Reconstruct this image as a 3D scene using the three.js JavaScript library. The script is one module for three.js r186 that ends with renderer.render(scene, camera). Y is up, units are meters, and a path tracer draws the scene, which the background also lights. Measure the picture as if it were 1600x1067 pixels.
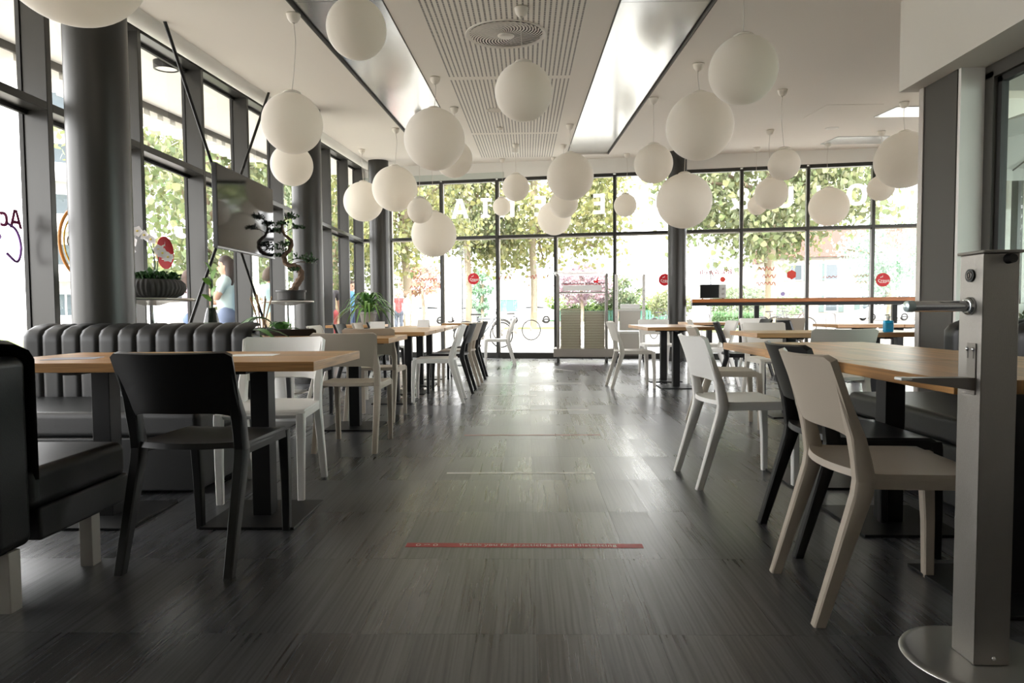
import * as THREE from 'three';
import { RoundedBoxGeometry } from 'three/addons/geometries/RoundedBoxGeometry.js';
import { TextGeometry } from 'three/addons/geometries/TextGeometry.js';
import { FontLoader } from 'three/addons/loaders/FontLoader.js';
import { MarchingCubes } from 'three/addons/objects/MarchingCubes.js';
import * as BGU from 'three/addons/utils/BufferGeometryUtils.js';

// ------------------------------------------------------------------ camera, sky, sun, exposure
const scene = new THREE.Scene();
const renderer = new THREE.WebGLRenderer({ antialias: true });
renderer.toneMapping = THREE.LinearToneMapping;
renderer.toneMappingExposure = 2.3;
renderer.shadowMap.enabled = true;
const FOCAL = 1040, EYE = 0.95;                       // focal length in pixels of the 1600 x 1067 frame, eye height in metres
const camera = new THREE.PerspectiveCamera(2 * Math.atan(533.5 / FOCAL) * 180 / Math.PI, 1600 / 1067, 0.05, 400);
{
  // the aisle (-z) vanishes at pixel (824, 486); the horizon climbs 0.6 % to the right
  const d = new THREE.Vector3((824 - 800) / FOCAL, -(486 - 533.5) / FOCAL, -1).normalize();
  const u = new THREE.Vector3(-0.006, 1, 0); u.addScaledVector(d, -u.dot(d)).normalize();
  const r = new THREE.Vector3().crossVectors(d, u);
  const m = new THREE.Matrix4().set(r.x, r.y, r.z, 0, u.x, u.y, u.z, 0, -d.x, -d.y, -d.z, 0, 0, 0, 0, 1);
  camera.quaternion.setFromRotationMatrix(m);
  camera.position.set(0, EYE, 0);
}
scene.add(camera);
{
  // bright hazy sky, lighter towards the zenith
  const w = 64, h = 32, a = new Float32Array(w * h * 4);
  for (let y = 0; y < h; y++) for (let x = 0; x < w; x++) {
    const e = Math.max(0, Math.sin(((y + 0.5) / h - 0.5) * Math.PI)), k = 0.85 + 0.3 * e;
    a.set([1.0 * k, 1.0 * k, 1.0 * k, 1], (y * w + x) * 4);
  }
  const t = new THREE.DataTexture(a, w, h, THREE.RGBAFormat, THREE.FloatType);
  t.mapping = THREE.EquirectangularReflectionMapping; t.magFilter = THREE.LinearFilter; t.needsUpdate = true;
  scene.background = t; scene.backgroundIntensity = 4.2;
}
const sun = new THREE.DirectionalLight(0xfff1dc, 4.0);
sun.position.set(-16, 42, 20); sun.target.position.set(0, 0, -18);
sun.castShadow = true; sun.shadow.mapSize.set(4096, 4096);
Object.assign(sun.shadow.camera, { left: -45, right: 45, top: 45, bottom: -45, near: 1, far: 140 });
scene.add(sun, sun.target);

// ------------------------------------------------------------------ helpers
let seed = 20240611;
const rnd = () => { seed = (seed + 0x6d2b79f5) | 0; let t = Math.imul(seed ^ (seed >>> 15), 1 | seed); t = (t + Math.imul(t ^ (t >>> 7), 61 | t)) ^ t; return ((t ^ (t >>> 14)) >>> 0) / 4294967296; };
const rr = (a, b) => a + (b - a) * rnd();
const V = (x, y, z) => new THREE.Vector3(x, y, z);
const used = {};
const numbered = (n) => { used[n] = (used[n] || 0) + 1; return used[n] === 1 ? n : n + '_' + String(used[n] - 1).padStart(3, '0'); };
function finish(o) { o.castShadow = true; o.receiveShadow = true; return o; }
function tag(o, label, category, group) { o.userData.label = label; o.userData.category = category; if (group) o.userData.group = group; return o; }
function thing(name, label, category, pos = [0, 0, 0], turn = 0, group) {
  const g = new THREE.Group(); g.name = numbered(name); g.position.set(...pos); g.rotation.y = turn; scene.add(g); return tag(g, label, category, group);
}
function struct(name, label, category) {
  const g = new THREE.Group(); g.name = name; scene.add(g); g.userData.kind = 'structure'; if (label) { g.userData.label = label; g.userData.category = category; } return g;
}
function part(parent, name, geo, material, pos, rot) {
  const m = finish(new THREE.Mesh(geo, material)); m.name = name; if (pos) m.position.set(...pos); if (rot) m.rotation.set(...rot); parent.add(m); return m;
}
function copy(o, label, pos, turn, group) {
  const c = o.clone(); c.name = numbered(o.userData.kindName || o.name.replace(/_\d{3}$/, '')); c.userData = { ...o.userData }; scene.add(c);
  if (pos) c.position.set(...pos); if (turn !== undefined) c.rotation.y = turn; c.userData.label = label; if (group) c.userData.group = group; return c;
}
const merge = (list) => BGU.mergeGeometries(list.map((g) => { const k = g.index ? g.toNonIndexed() : g; for (const n of Object.keys(k.attributes)) if (!['position', 'normal', 'uv'].includes(n)) k.deleteAttribute(n); return k; }));
const bx = (w, h, d, x = 0, y = 0, z = 0) => new THREE.BoxGeometry(w, h, d).translate(x, y, z);
const rb = (w, h, d, r = 0.004, x = 0, y = 0, z = 0, s = 1) => new RoundedBoxGeometry(w, h, d, s, r).translate(x, y, z);
const cy = (r0, r1, h, n = 24, x = 0, y = 0, z = 0) => new THREE.CylinderGeometry(r1, r0, h, n).translate(x, y, z);   // r0 at the foot
const lathe = (pts, n = 32) => new THREE.LatheGeometry(pts.map(([x, y]) => new THREE.Vector2(x, y)), n);
function tube(pts, r, n = 8, seg) { const c = pts.length === 2 ? new THREE.LineCurve3(V(...pts[0]), V(...pts[1])) : new THREE.CatmullRomCurve3(pts.map((p) => V(...p))); return new THREE.TubeGeometry(c, seg || (pts.length === 2 ? 1 : pts.length * 5), r, n); }
function rod(a, b, r, n = 8, r2 = r) {   // capped straight rod from a to b
  const A = V(...a), B = V(...b), d = B.clone().sub(A), g = new THREE.CylinderGeometry(r2, r, d.length(), n);
  g.applyQuaternion(new THREE.Quaternion().setFromUnitVectors(V(0, 1, 0), d.clone().normalize())); return g.translate(...A.add(B).multiplyScalar(0.5).toArray());
}
// uv in metres by the face's main direction; along = axis ('x','y','z') that runs with the grain (texture v)
function uvm(geo, along = 'z', du = 0, dv = 0, s = 1) {
  const g = geo, p = g.attributes.position, n = g.attributes.normal, uv = new Float32Array(p.count * 2);
  for (let i = 0; i < p.count; i++) {
    const q = { x: p.getX(i), y: p.getY(i), z: p.getZ(i) }, m = { x: Math.abs(n.getX(i)), y: Math.abs(n.getY(i)), z: Math.abs(n.getZ(i)) };
    const face = m.x > m.y && m.x > m.z ? 'x' : m.y > m.z ? 'y' : 'z';
    const rest = ['x', 'y', 'z'].filter((k) => k !== face);
    let v = rest.includes(along) ? along : rest[1], u = rest.find((k) => k !== v);
    uv[2 * i] = (q[u] + (face === 'x' ? q[face] * 0.37 : 0)) * s + du; uv[2 * i + 1] = q[v] * s + dv;
  }
  g.setAttribute('uv', new THREE.BufferAttribute(uv, 2)); return g;
}
// loft through horizontal rounded rectangles: [x, y, z, width, depth]
function post(list, bevel = 0.25) {
  const ring = []; const k = [[-1, -1 + bevel], [-1 + bevel, -1], [1 - bevel, -1], [1, -1 + bevel], [1, 1 - bevel], [1 - bevel, 1], [-1 + bevel, 1], [-1, 1 - bevel]];
  const pos = [], idx = [];
  for (const [x, y, z, w, d] of list) for (const [a, b] of k) pos.push(x + a * w / 2, y, z + b * d / 2);
  const n = k.length, L = list.length;
  for (let i = 0; i < L - 1; i++) for (let j = 0; j < n; j++) { const a = i * n + j, b = i * n + (j + 1) % n, c = a + n, e = b + n; idx.push(a, c, b, b, c, e); }
  for (let j = 1; j < n - 1; j++) { idx.push(0, j, j + 1); idx.push((L - 1) * n, (L - 1) * n + j + 1, (L - 1) * n + j); }
  const g = new THREE.BufferGeometry(); g.setAttribute('position', new THREE.Float32BufferAttribute(pos, 3)); g.setIndex(idx);
  g.setAttribute('uv', new THREE.Float32BufferAttribute(new Float32Array(pos.length / 3 * 2), 2));
  const c = BGU.toCreasedNormals(g, 0.7); return c;
}
// thick sheet from a function f(u, v) -> [x, y, z] with thickness t along the normal
function sheet(f, nu, nv, t, crease = 0.6) {
  const P = [], N = [];
  for (let j = 0; j <= nv; j++) for (let i = 0; i <= nu; i++) {
    const u = i / nu, v = j / nv, e = 1e-3, p = V(...f(u, v)), cl = (t) => Math.min(1, Math.max(0, t)), a = V(...f(cl(u + e), v)).sub(V(...f(cl(u - e), v))), b = V(...f(u, cl(v + e))).sub(V(...f(u, cl(v - e))));
    P.push(p); N.push(a.cross(b).normalize());
  }
  const pos = [], idx = [], W = nu + 1, K = P.length, tt = (u, v) => (typeof t === 'function' ? t(u, v) : t);
  for (const s of [1, -1]) P.forEach((p, k) => { const th = tt((k % W) / nu, Math.floor(k / W) / nv); pos.push(p.x + N[k].x * s * th / 2, p.y + N[k].y * s * th / 2, p.z + N[k].z * s * th / 2); });
  const q = (a, b, c, d) => idx.push(a, b, c, a, c, d);
  for (let j = 0; j < nv; j++) for (let i = 0; i < nu; i++) { const a = j * W + i; q(a, a + 1, a + W + 1, a + W); q(K + a, K + a + W, K + a + W + 1, K + a + 1); }
  for (let i = 0; i < nu; i++) { q(i, K + i, K + i + 1, i + 1); const a = nv * W + i; q(a, a + 1, K + a + 1, K + a); }
  for (let j = 0; j < nv; j++) { const a = j * W; q(a, a + W, K + a + W, K + a); const b = j * W + nu; q(b, K + b, K + b + W, b + W); }
  const g = new THREE.BufferGeometry(); g.setAttribute('position', new THREE.Float32BufferAttribute(pos, 3)); g.setIndex(idx);
  g.setAttribute('uv', new THREE.Float32BufferAttribute(new Float32Array(pos.length / 3 * 2), 2));
  return BGU.toCreasedNormals(g, crease);
}

// ------------------------------------------------------------------ textures (tileable noise)
function noise(n) { // tileable value noise with n x m cells
  return (nx, ny, sd) => { const g = new Float32Array(nx * ny); let s = sd * 7919 + 13; for (let i = 0; i < g.length; i++) { s = (Math.imul(s, 1664525) + 1013904223) | 0; g[i] = ((s >>> 8) & 0xffff) / 65535; }
    return (u, v) => { const x = u * nx, y = v * ny, x0 = Math.floor(x), y0 = Math.floor(y), fx = x - x0, fy = y - y0, sx = fx * fx * (3 - 2 * fx), sy = fy * fy * (3 - 2 * fy), m = (a, b) => g[(((b % ny) + ny) % ny) * nx + (((a % nx) + nx) % nx)];
      return (m(x0, y0) * (1 - sx) + m(x0 + 1, y0) * sx) * (1 - sy) + (m(x0, y0 + 1) * (1 - sx) + m(x0 + 1, y0 + 1) * sx) * sy; }; };
}
const NZ = noise();
function tex(w, h, f, srgb, rx = 1, ry = 1) {
  const a = new Uint8Array(w * h * 4);
  for (let y = 0; y < h; y++) for (let x = 0; x < w; x++) { const c = f((x + 0.5) / w, (y + 0.5) / h), o = (y * w + x) * 4; for (let k = 0; k < 3; k++) a[o + k] = Math.max(0, Math.min(255, Math.round((c.length ? c[k] : c) * 255))); a[o + 3] = c.length === 4 ? Math.max(0, Math.min(255, Math.round(c[3] * 255))) : 255; }
  const t = new THREE.DataTexture(a, w, h); t.wrapS = t.wrapT = THREE.RepeatWrapping; t.magFilter = THREE.LinearFilter; t.minFilter = THREE.LinearMipmapLinearFilter; t.generateMipmaps = true;
  if (srgb) t.colorSpace = THREE.SRGBColorSpace; t.repeat.set(rx, ry); t.needsUpdate = true; return t;
}
// dark embossed-oak vinyl: 1.44 m x 2.4 m
const fl = (() => {
  const fine = NZ(330, 9, 1), mid = NZ(190, 6, 2), wob = NZ(9, 14, 3), big = NZ(7, 6, 4), fleck = NZ(300, 260, 5), ring = NZ(60, 5, 6), soft = NZ(125, 6, 7);
  const grain = (u, v) => { const w = u + 0.007 * (wob(u, v) - 0.5); return 0.42 * fine(w, v) + 0.38 * mid(w, v) + 0.2 * ring(w, v); };
  return {
    map: tex(1024, 1024, (u, v) => { const g = grain(u, v), b = big(u, v), k = 0.25 + 0.15 * (g - 0.5) + 0.07 * (b - 0.5) + 0.02 * (fleck(u, v) - 0.5); return [k * 0.985, k, k * 1.03]; }, true, 1 / 1.44, 1 / 2.4),
    bump: tex(1024, 1024, (u, v) => { const w = u + 0.007 * (wob(u, v) - 0.5), g = 0.55 * soft(w, v) + 0.45 * ring(w, v); return Math.min(1, Math.max(0, (g - 0.5) * 1.5 + 0.5)); }, false, 1 / 1.44, 1 / 2.4),
    gloss: tex(1024, 1024, (u, v) => { const g = Math.min(1, Math.max(0, 0.84 + 0.95 * (grain(u, v) - 0.5))); return [1, 1, 1, g]; }, false, 1 / 1.44, 1 / 2.4),   // sheen of the varnish: open grain lines are matt
    rough: tex(512, 512, (u, v) => 0.3 + 0.1 * (grain(u, v) - 0.5) + 0.1 * (big(u, v) - 0.5), false, 1 / 1.44, 1 / 2.4),
  };
})();
// oak worktop glued from 42 mm staves, 0.84 m x 1.2 m
const oak = (() => {
  const N = 20, tone = NZ(N, 3, 11), fine = NZ(220, 9, 12), mid = NZ(60, 5, 13), pore = NZ(480, 60, 14);
  return tex(1024, 512, (u, v) => { const s = Math.floor(u * N), k = tone((s + 0.01) / N, v * 0.01 + s * 0.37), e = Math.abs(u * N - s - 0.5) > 0.482 ? 0.9 : 1, g = (0.8 + 0.18 * (k - 0.5) + 0.16 * (fine(u, v + s * 0.37) - 0.5) + 0.1 * (mid(u, v + s * 0.21) - 0.5) - 0.09 * Math.max(0, pore(u, v) - 0.78)) * e;
    return [0.9 * g, 0.67 * g, 0.42 * g]; }, true, 1 / 0.84, 1 / 1.2);
})();
const brush = tex(256, 512, (() => { const a = NZ(8, 400, 21), b = NZ(30, 20, 22); return (u, v) => 0.5 + 0.35 * (a(u, v) - 0.5) + 0.3 * (b(u, v) - 0.5); })(), false, 2, 2);
const grainy = tex(256, 256, (() => { const a = NZ(120, 120, 31), b = NZ(40, 40, 32); return (u, v) => 0.6 * a(u, v) + 0.4 * b(u, v); })(), false, 4, 4);
// perforated acoustic board: square holes 10 mm, every second line of holes set in dense rows (0.24 m tile)
const perf = tex(256, 256, (u, v) => { const n = 10, m = 20, a = u * n - Math.floor(u * n), b = v * m - Math.floor(v * m); const hole = a > 0.34 && a < 0.68 && b > 0.2 && b < 0.8; return hole ? [0.2, 0.19, 0.18] : [0.92, 0.9, 0.865]; }, true, 1 / 0.46, 1 / 0.4);

// ------------------------------------------------------------------ materials
const S = (color, roughness = 0.6, extra = {}) => new THREE.MeshStandardMaterial({ color, roughness, ...extra });
const PH = (color, roughness, extra = {}) => new THREE.MeshPhysicalMaterial({ color, roughness, ...extra });
const M = {
  plank: [1.0, 0.9, 1.1].map((k) => { const m = PH(0xffffff, 1, { ior: 1.9, map: fl.map, bumpMap: fl.bump, bumpScale: 0.0002, roughnessMap: fl.rough, specularIntensityMap: fl.gloss }); m.color.setScalar(k); return m; }),
  gap: S(0x141312, 0.9),
  oak: S(0xffffff, 0.34, { map: oak }),
  oakBar: S(0xe8b878, 0.4, { map: oak }),
  ceiling: S(0xebe5dc, 0.85),
  white: S(0xe9e7e1, 0.7),
  beam: S(0xd9d5cc, 0.75),
  lip: S(0xe6e4dc, 0.55),
  perf: S(0xffffff, 0.85, { map: perf }),
  alu: S(0xcfd2d3, 0.2, { metalness: 0.85, roughnessMap: null }),
  dark: S(0x232220, 0.6),
  frame: S(0x363532, 0.32, { metalness: 0.25 }),
  column: S(0x343330, 0.36, { metalness: 0.25 }),
  charcoal: S(0x45423d, 0.6),
  trim: S(0xb9b3ad, 0.4, { metalness: 0.3 }),
  glass: PH(0xffffff, 0.0, { transmission: 1, thickness: 0, ior: 1.45 }),
  glassGreen: PH(0xdcefe8, 0.0, { transmission: 1, thickness: 0, ior: 1.5 }),
  globe: PH(0xf4efe6, 1.0, { transmission: 0.45, thickness: 0, ior: 1.3 }),
  rose: S(0xe6e0d5, 0.5),
  cord: S(0xcfc9c0, 0.6),
  vent: S(0xe2ddd4, 0.55),
  steel: S(0x96928c, 0.34, { metalness: 0.9, bumpMap: grainy, bumpScale: 0.0004 }),
  steelDark: S(0x77736e, 0.35, { metalness: 0.85 }),
  chrome: S(0xdfe2e6, 0.08, { metalness: 1 }),
  iron: S(0x101011, 0.45, { metalness: 0.3 }),
  leather: S(0x08090a, 0.42, { bumpMap: grainy, bumpScale: 0.0004 }),
  plasticBlack: S(0x08080a, 0.42),
  plasticWhite: S(0xe6e4df, 0.45),
  plasticTaupe: S(0xaa9f90, 0.48),
  plasticGrey: S(0xc9c4ba, 0.46),
  rubber: S(0x101010, 0.8),
  screen: S(0x0a0b0d, 0.06),
  red: S(0xd6202e, 0.5), redTape: S(0xc0343c, 0.45), whiteTape: S(0xd8d6d2, 0.4), lilac: S(0xb3a6e8, 0.5), purple: S(0x8a5aa8, 0.6), magenta: S(0xa02c6c, 0.6), inkRed: S(0xa80f0c, 0.6),
  paper: S(0xf2f1ee, 0.7), signWhite: S(0xf7f7f4, 0.5), acrylic: PH(0xffffff, 1.0, { transmission: 0.7, thickness: 0 }),
};
const font = await new FontLoader().loadAsync('fonts/droid/droid_sans_bold.typeface.json');
const thin = await new FontLoader().loadAsync('fonts/droid/droid_sans_regular.typeface.json');
function text(str, size, depth, f = font) {
  const g = new TextGeometry(str, { font: f, size, depth, curveSegments: 5, bevelEnabled: false }); g.computeBoundingBox(); const b = g.boundingBox;
  return g.translate(-(b.min.x + b.max.x) / 2, -(b.min.y + b.max.y) / 2, 0);
}
// ================================================================== the room
// ---- floor: planks 178 x 597 mm laid in straight rows along the aisle
{
  const PW = 0.178, PL = 0.597, X0 = -0.69, Z0 = -1.918, floor = struct('floor', 'dark charcoal wood-look plank floor of the cafeteria', 'floor');
  part(floor, 'subfloor', new THREE.BoxGeometry(12.2, 0.06, 18).translate(2.4, -0.036, -6), M.gap);
  const inRoom = (x, z) => x > -3.62 && x < 8.3 && z > -13.5 + 0.16 * x + 0.02 && z < 2.6 && !(z > -8.9 && x > 3.45 + Math.max(0, -5.6 - z) * 0.56);
  const variants = []; for (let k = 0; k < 10; k++) variants.push(uvm(new THREE.BoxGeometry(PW - 0.0006, 0.006, PL - 0.001).translate(0, -0.003, 0), 'z', rr(0, 1.44), rr(0, 2.4)));
  const all = [];
  for (let i = -17; i < 52; i++) for (let j = -8; j < 22; j++) { const x = X0 + (i + 0.5) * PW, z = Z0 - (j + 0.5) * PL; if (inRoom(x, z)) all.push([x, z, Math.floor(rnd() * 10), Math.floor(rnd() * 3)]); }
  const seenScore = ([x, z]) => { const d = -z; if (d < 1.35) return -1; return Math.abs(x / d) < 0.78 ? 1 / (d * d) : -1; };
  all.sort((a, b) => seenScore(b) - seenScore(a));
  all.slice(0, 300).forEach(([x, z, k, t]) => part(floor, 'plank', variants[k], M.plank[t], [x, 0, z]));
  for (let t = 0; t < 3; t++) {
    const g = merge(all.slice(300).filter((p) => p[3] === t).map(([x, z, k]) => variants[k].clone().translate(x, 0, z)));
    const m = part(floor, 'far_planks', g, M.plank[t]); m.userData.kind = 'stuff';
  }
}
// floor tapes
function tape(x0, z0, x1, z1, w, m, label) { const l = Math.hypot(x1 - x0, z1 - z0), t = thing('floor_tape', label, 'floor tape', [(x0 + x1) / 2, 0, (z0 + z1) / 2], Math.atan2(-(z1 - z0), x1 - x0), 'distancing tapes on the floor'); part(t, 'tape_strip', new THREE.BoxGeometry(l, 0.0008, w).translate(0, 0.0005, 0), m); return t; }
{
  const t = tape(-0.5, -2.665, 0.46, -2.655, 0.047, M.redTape, 'red floor tape printed with white lettering, nearest to the viewer');
  part(t, 'lettering', text('Thank you for practicing social distancing', 0.023, 0.0004, font).rotateX(-Math.PI / 2), S(0xf0dcd8, 0.5), [0.055, 0.0009, 0]);
  part(t, 'pictogram', merge([text('o', 0.03, 0.0004, thin).translate(-0.035, 0, 0), text('--', 0.03, 0.0004).translate(0, 0.003, 0), text('o', 0.03, 0.0004, thin).translate(0.035, 0, 0)]).rotateX(-Math.PI / 2), S(0xf0dcd8, 0.5), [-0.395, 0.0009, 0]);
  tape(-0.48, -3.87, 0.39, -3.87, 0.035, M.whiteTape, 'white floor tape just beyond the red printed tape');
  tape(-0.49, -5.07, 0.55, -5.07, 0.035, S(0xa8746f, 0.45), 'faded red floor tape between two white tapes in the aisle');
  tape(-0.45, -6.36, 0.58, -6.36, 0.045, M.whiteTape, 'white floor tape beside the white chair, mid aisle');
  tape(-0.49, -7.47, 0.1, -7.47, 0.03, M.whiteTape, 'short thin white floor tape in mid aisle');
  tape(-0.63, -8.75, 0.7, -8.72, 0.045, M.whiteTape, 'long white floor tape across the far aisle');
  tape(0.2, -11.2, 0.72, -10.5, 0.05, M.whiteTape, 'slanting white floor tape in front of the tray trolley');
}
// ---- ceiling: rises 6.2 % towards the street
const SLOPE = Math.atan(0.062), ceilY = (z) => 3.10 - 0.062 * z;
{
  const C = struct('ceiling', 'white ceiling with perforated panels and metal strips', 'ceiling'); C.position.y = 3.10; C.rotation.x = SLOPE;
  const seg = (name, x0, x1, z0, z1, y, t, m) => part(C, name, new THREE.BoxGeometry(x1 - x0, t, z1 - z0).translate((x0 + x1) / 2, y + t / 2, (z0 + z1) / 2), m);
  const N = 3.0, F = -14.3;
  seg('ceiling_slab', -3.7, -1.9, F, N, 0, 0.12, M.ceiling); seg('ceiling_slab', -1.14, -0.86, F, N, 0, 0.12, M.ceiling); seg('ceiling_slab', 0.52, 0.76, F, N, 0, 0.12, M.ceiling); seg('ceiling_slab', 1.54, 8.6, F, N, 0, 0.12, M.ceiling);
  seg('ceiling_slab', -1.9, -1.14, F, -12.2, 0, 0.12, M.ceiling); seg('ceiling_slab', 0.76, 1.54, F, -12.75, 0, 0.12, M.ceiling); seg('ceiling_slab', -0.86, 0.52, F, -13.0, 0, 0.12, M.ceiling);
  seg('roof_slab', -3.9, 8.8, F - 0.2, N, 0.5, 0.2, M.beam);
  // two long recessed metal strips made of panels, with dark shadow gaps
  for (const [a, b, end] of [[-1.9, -1.14, -12.2], [0.76, 1.54, -12.75]]) {
    const cuts = [end, -9.2, -5.5, -1.8, 1.9, N]; if (a > 0) { cuts[1] = -9.3; cuts[2] = -5.62; }
    for (let k = 0; k < 5; k++) seg('metal_panel', a + 0.022, b - 0.022, cuts[k] + 0.003, cuts[k + 1] - 0.003, 0.03, 0.02, M.alu);
  }
  for (const [x, e] of [[-1.9, -12.2], [-1.14, -12.2], [0.76, -12.75], [1.54, -12.75]]) seg('gap_shade_strip', x - 0.006, x + 0.006, e, N, -0.003, 0.12, M.charcoal);  // dark strips painting in the shade of the gaps beside the metal panels
  // perforated boards between plain cross bands
  const rows = [3.0, 0.2, -2.6, -5.1, -7.62, -10.7, -13.0];
  for (let k = 0; k < 6; k++) {
    const z1 = rows[k] - 0.06, z0 = rows[k + 1] + 0.06;
    let board = new THREE.BoxGeometry(1.38, 0.1, z1 - z0).translate(-0.17, 0.05, (z0 + z1) / 2);
    if (z0 < -6.5 && z1 > -6) { const s = new THREE.Shape(); s.moveTo(-0.86, -z1); s.lineTo(0.52, -z1); s.lineTo(0.52, -z0); s.lineTo(-0.86, -z0); s.closePath(); const h = new THREE.Path(); h.absarc(-0.18, 6.232, 0.345, 0, Math.PI * 2, true); s.holes.push(h); board = new THREE.ExtrudeGeometry(s, { depth: 0.1, bevelEnabled: false, curveSegments: 40 }).rotateX(-Math.PI / 2); }
    part(C, 'perforated_board', uvm(board, 'z'), M.perf);
    seg('plain_band', -0.86, 0.52, rows[k + 1] - 0.06, rows[k + 1] + 0.06, 0, 0.1, M.ceiling);
  }
  for (const [x0, x1, z0, z1] of [[5.15, 7.0, -11.95, -11.3], [5.0, 7.0, -9.85, -9.25]]) { seg('metal_panel', x0, x1, z0, z1, -0.012, 0.012, M.alu); }
  seg('access_hatch', 4.0, 4.75, -9.9, -9.1, -0.004, 0.004, M.ceiling);
  // rounded lip along the window side
  const lip = part(C, 'rounded_lip', new THREE.CylinderGeometry(0.14, 0.14, 17.3, 20).rotateX(Math.PI / 2), M.lip, [-3.27, 0.06, -5.65]); lip.scale.set(1, 0.9, 1);
}
// ---- round swirl air diffuser and small ceiling fittings
function onCeil(name, label, cat, x, z) { const g = thing(name, label, cat, [x, ceilY(z), z]); g.rotation.x = SLOPE; return g; }
{
  const d = onCeil('air_diffuser', 'large round swirl air diffuser in the perforated ceiling', 'air vent', -0.18, -6.22);
  part(d, 'rim', lathe([[0.335, 0], [0.365, -0.012], [0.372, -0.004], [0.372, 0.01], [0.335, 0.01]], 64), M.vent);
  part(d, 'duct_box', lathe([[0.342, 0.0], [0.342, 0.3], [0, 0.3]], 48), M.steelDark);
  part(d, 'hub', lathe([[0, -0.03], [0.06, -0.028], [0.075, -0.018], [0.078, -0.004], [0, -0.004]], 40), M.vent);
  const n = 36, blade = sheet((u, v) => { const r = 0.07 + 0.268 * u, a = 0.95 * u * u - 0.1 + (v - 0.5) * 2 * Math.PI / n * 0.56; return [r * Math.cos(a), -0.0068 - 0.003 * (v - 0.5) * (0.3 + u), r * Math.sin(a)]; }, 7, 1, 0.0014);
  for (let k = 0; k < n; k++) part(d, 'blade', blade, M.vent, null, [0, k / n * Math.PI * 2, 0]);
  const s = onCeil('ceiling_speaker', 'flat round perforated ceiling speaker beyond the air diffuser', 'speaker', -0.42, -9.12);
  part(s, 'rim', lathe([[0.1, 0], [0.115, -0.008], [0.12, 0], [0.1, 0.002]], 40), M.vent); part(s, 'grille', new THREE.CylinderGeometry(0.103, 0.103, 0.006, 40), S(0xcfc8bd, 0.8, { bumpMap: grainy, bumpScale: 0.001 }));
  const e = onCeil('smoke_detector', 'small round smoke detector on perforated ceiling', 'smoke detector', -0.4, -10.25); part(e, 'body', lathe([[0, -0.04], [0.03, -0.038], [0.05, -0.02], [0.052, 0], [0, 0]], 24), M.vent);
  const b = onCeil('ceiling_sensor', 'small boxy white sensor hanging from the far perforated ceiling', 'sensor', -0.2, -11.75); part(b, 'housing', rb(0.11, 0.09, 0.09, 0.008, 0, -0.075, 0), M.white); part(b, 'mount', cy(0.02, 0.03, 0.03, 16, 0, -0.015, 0), M.rose);
  const r = onCeil('recessed_downlight', 'unlit ring downlight in the ceiling on the right', 'downlight', 4.75, -10.6); part(r, 'ring', lathe([[0.06, -0.002], [0.09, -0.006], [0.1, 0.002], [0.06, 0.002]], 32), M.white); part(r, 'lens', new THREE.CylinderGeometry(0.062, 0.062, 0.004, 24), M.vent);
}
// ---- window wall on the left: deep grey mullions, transom, sloping head
const XI = -3.40, XG = -3.58, TR = 2.43;
{
  const W = struct('wall_left', 'window wall with deep dark grey mullions on the left', 'window wall');
  const zs = []; for (let k = 0; k < 12; k++) zs.push(-1.33 - 1.14 * k);
  part(W, 'solid_wall', bx(0.2, 3.6, 4.4, XI - 0.1, 1.8, 0.87), M.white);
  zs.forEach((z) => { const t = ceilY(z) + 0.12; part(W, 'mullion', rb(0.2, t, 0.055, 0.004, XI - 0.1, t / 2, z), M.frame); part(W, 'mullion_gasket', new THREE.BoxGeometry(0.03, t, 0.075).translate(XG - 0.01, t / 2, z), M.dark); });
  for (let k = 0; k < zs.length - 1; k++) {
    const z = (zs[k] + zs[k + 1]) / 2, l = 1.14 - 0.055, t = ceilY(z);
    part(W, 'transom', rb(0.19, 0.06, l, 0.004, XI - 0.095, TR, z), M.frame);
    part(W, 'transom_bead', new THREE.BoxGeometry(0.03, 0.035, l).translate(XG + 0.015, TR - 0.04, z), M.dark);
    part(W, 'sill', rb(0.19, 0.1, l, 0.004, XI - 0.095, 0.05, z), M.frame);
    const hd = part(W, 'head', rb(0.19, 0.08, l, 0.004), M.frame, [XI - 0.095, t + 0.0, z], [SLOPE, 0, 0]);
    const hb = part(W, 'head_bead', new THREE.BoxGeometry(0.03, 0.03, l), M.dark, [XG + 0.015, t - 0.055, z], [SLOPE, 0, 0]);
    part(W, 'pane', new THREE.PlaneGeometry(l + 0.03, TR - 0.1).rotateY(Math.PI / 2).translate(XG, (TR + 0.1) / 2, z), M.glass);
    part(W, 'pane', new THREE.PlaneGeometry(l + 0.03, t + 0.05 - TR).rotateY(Math.PI / 2).translate(XG, (TR + t + 0.05) / 2, z), M.glass);
  }
}
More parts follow.
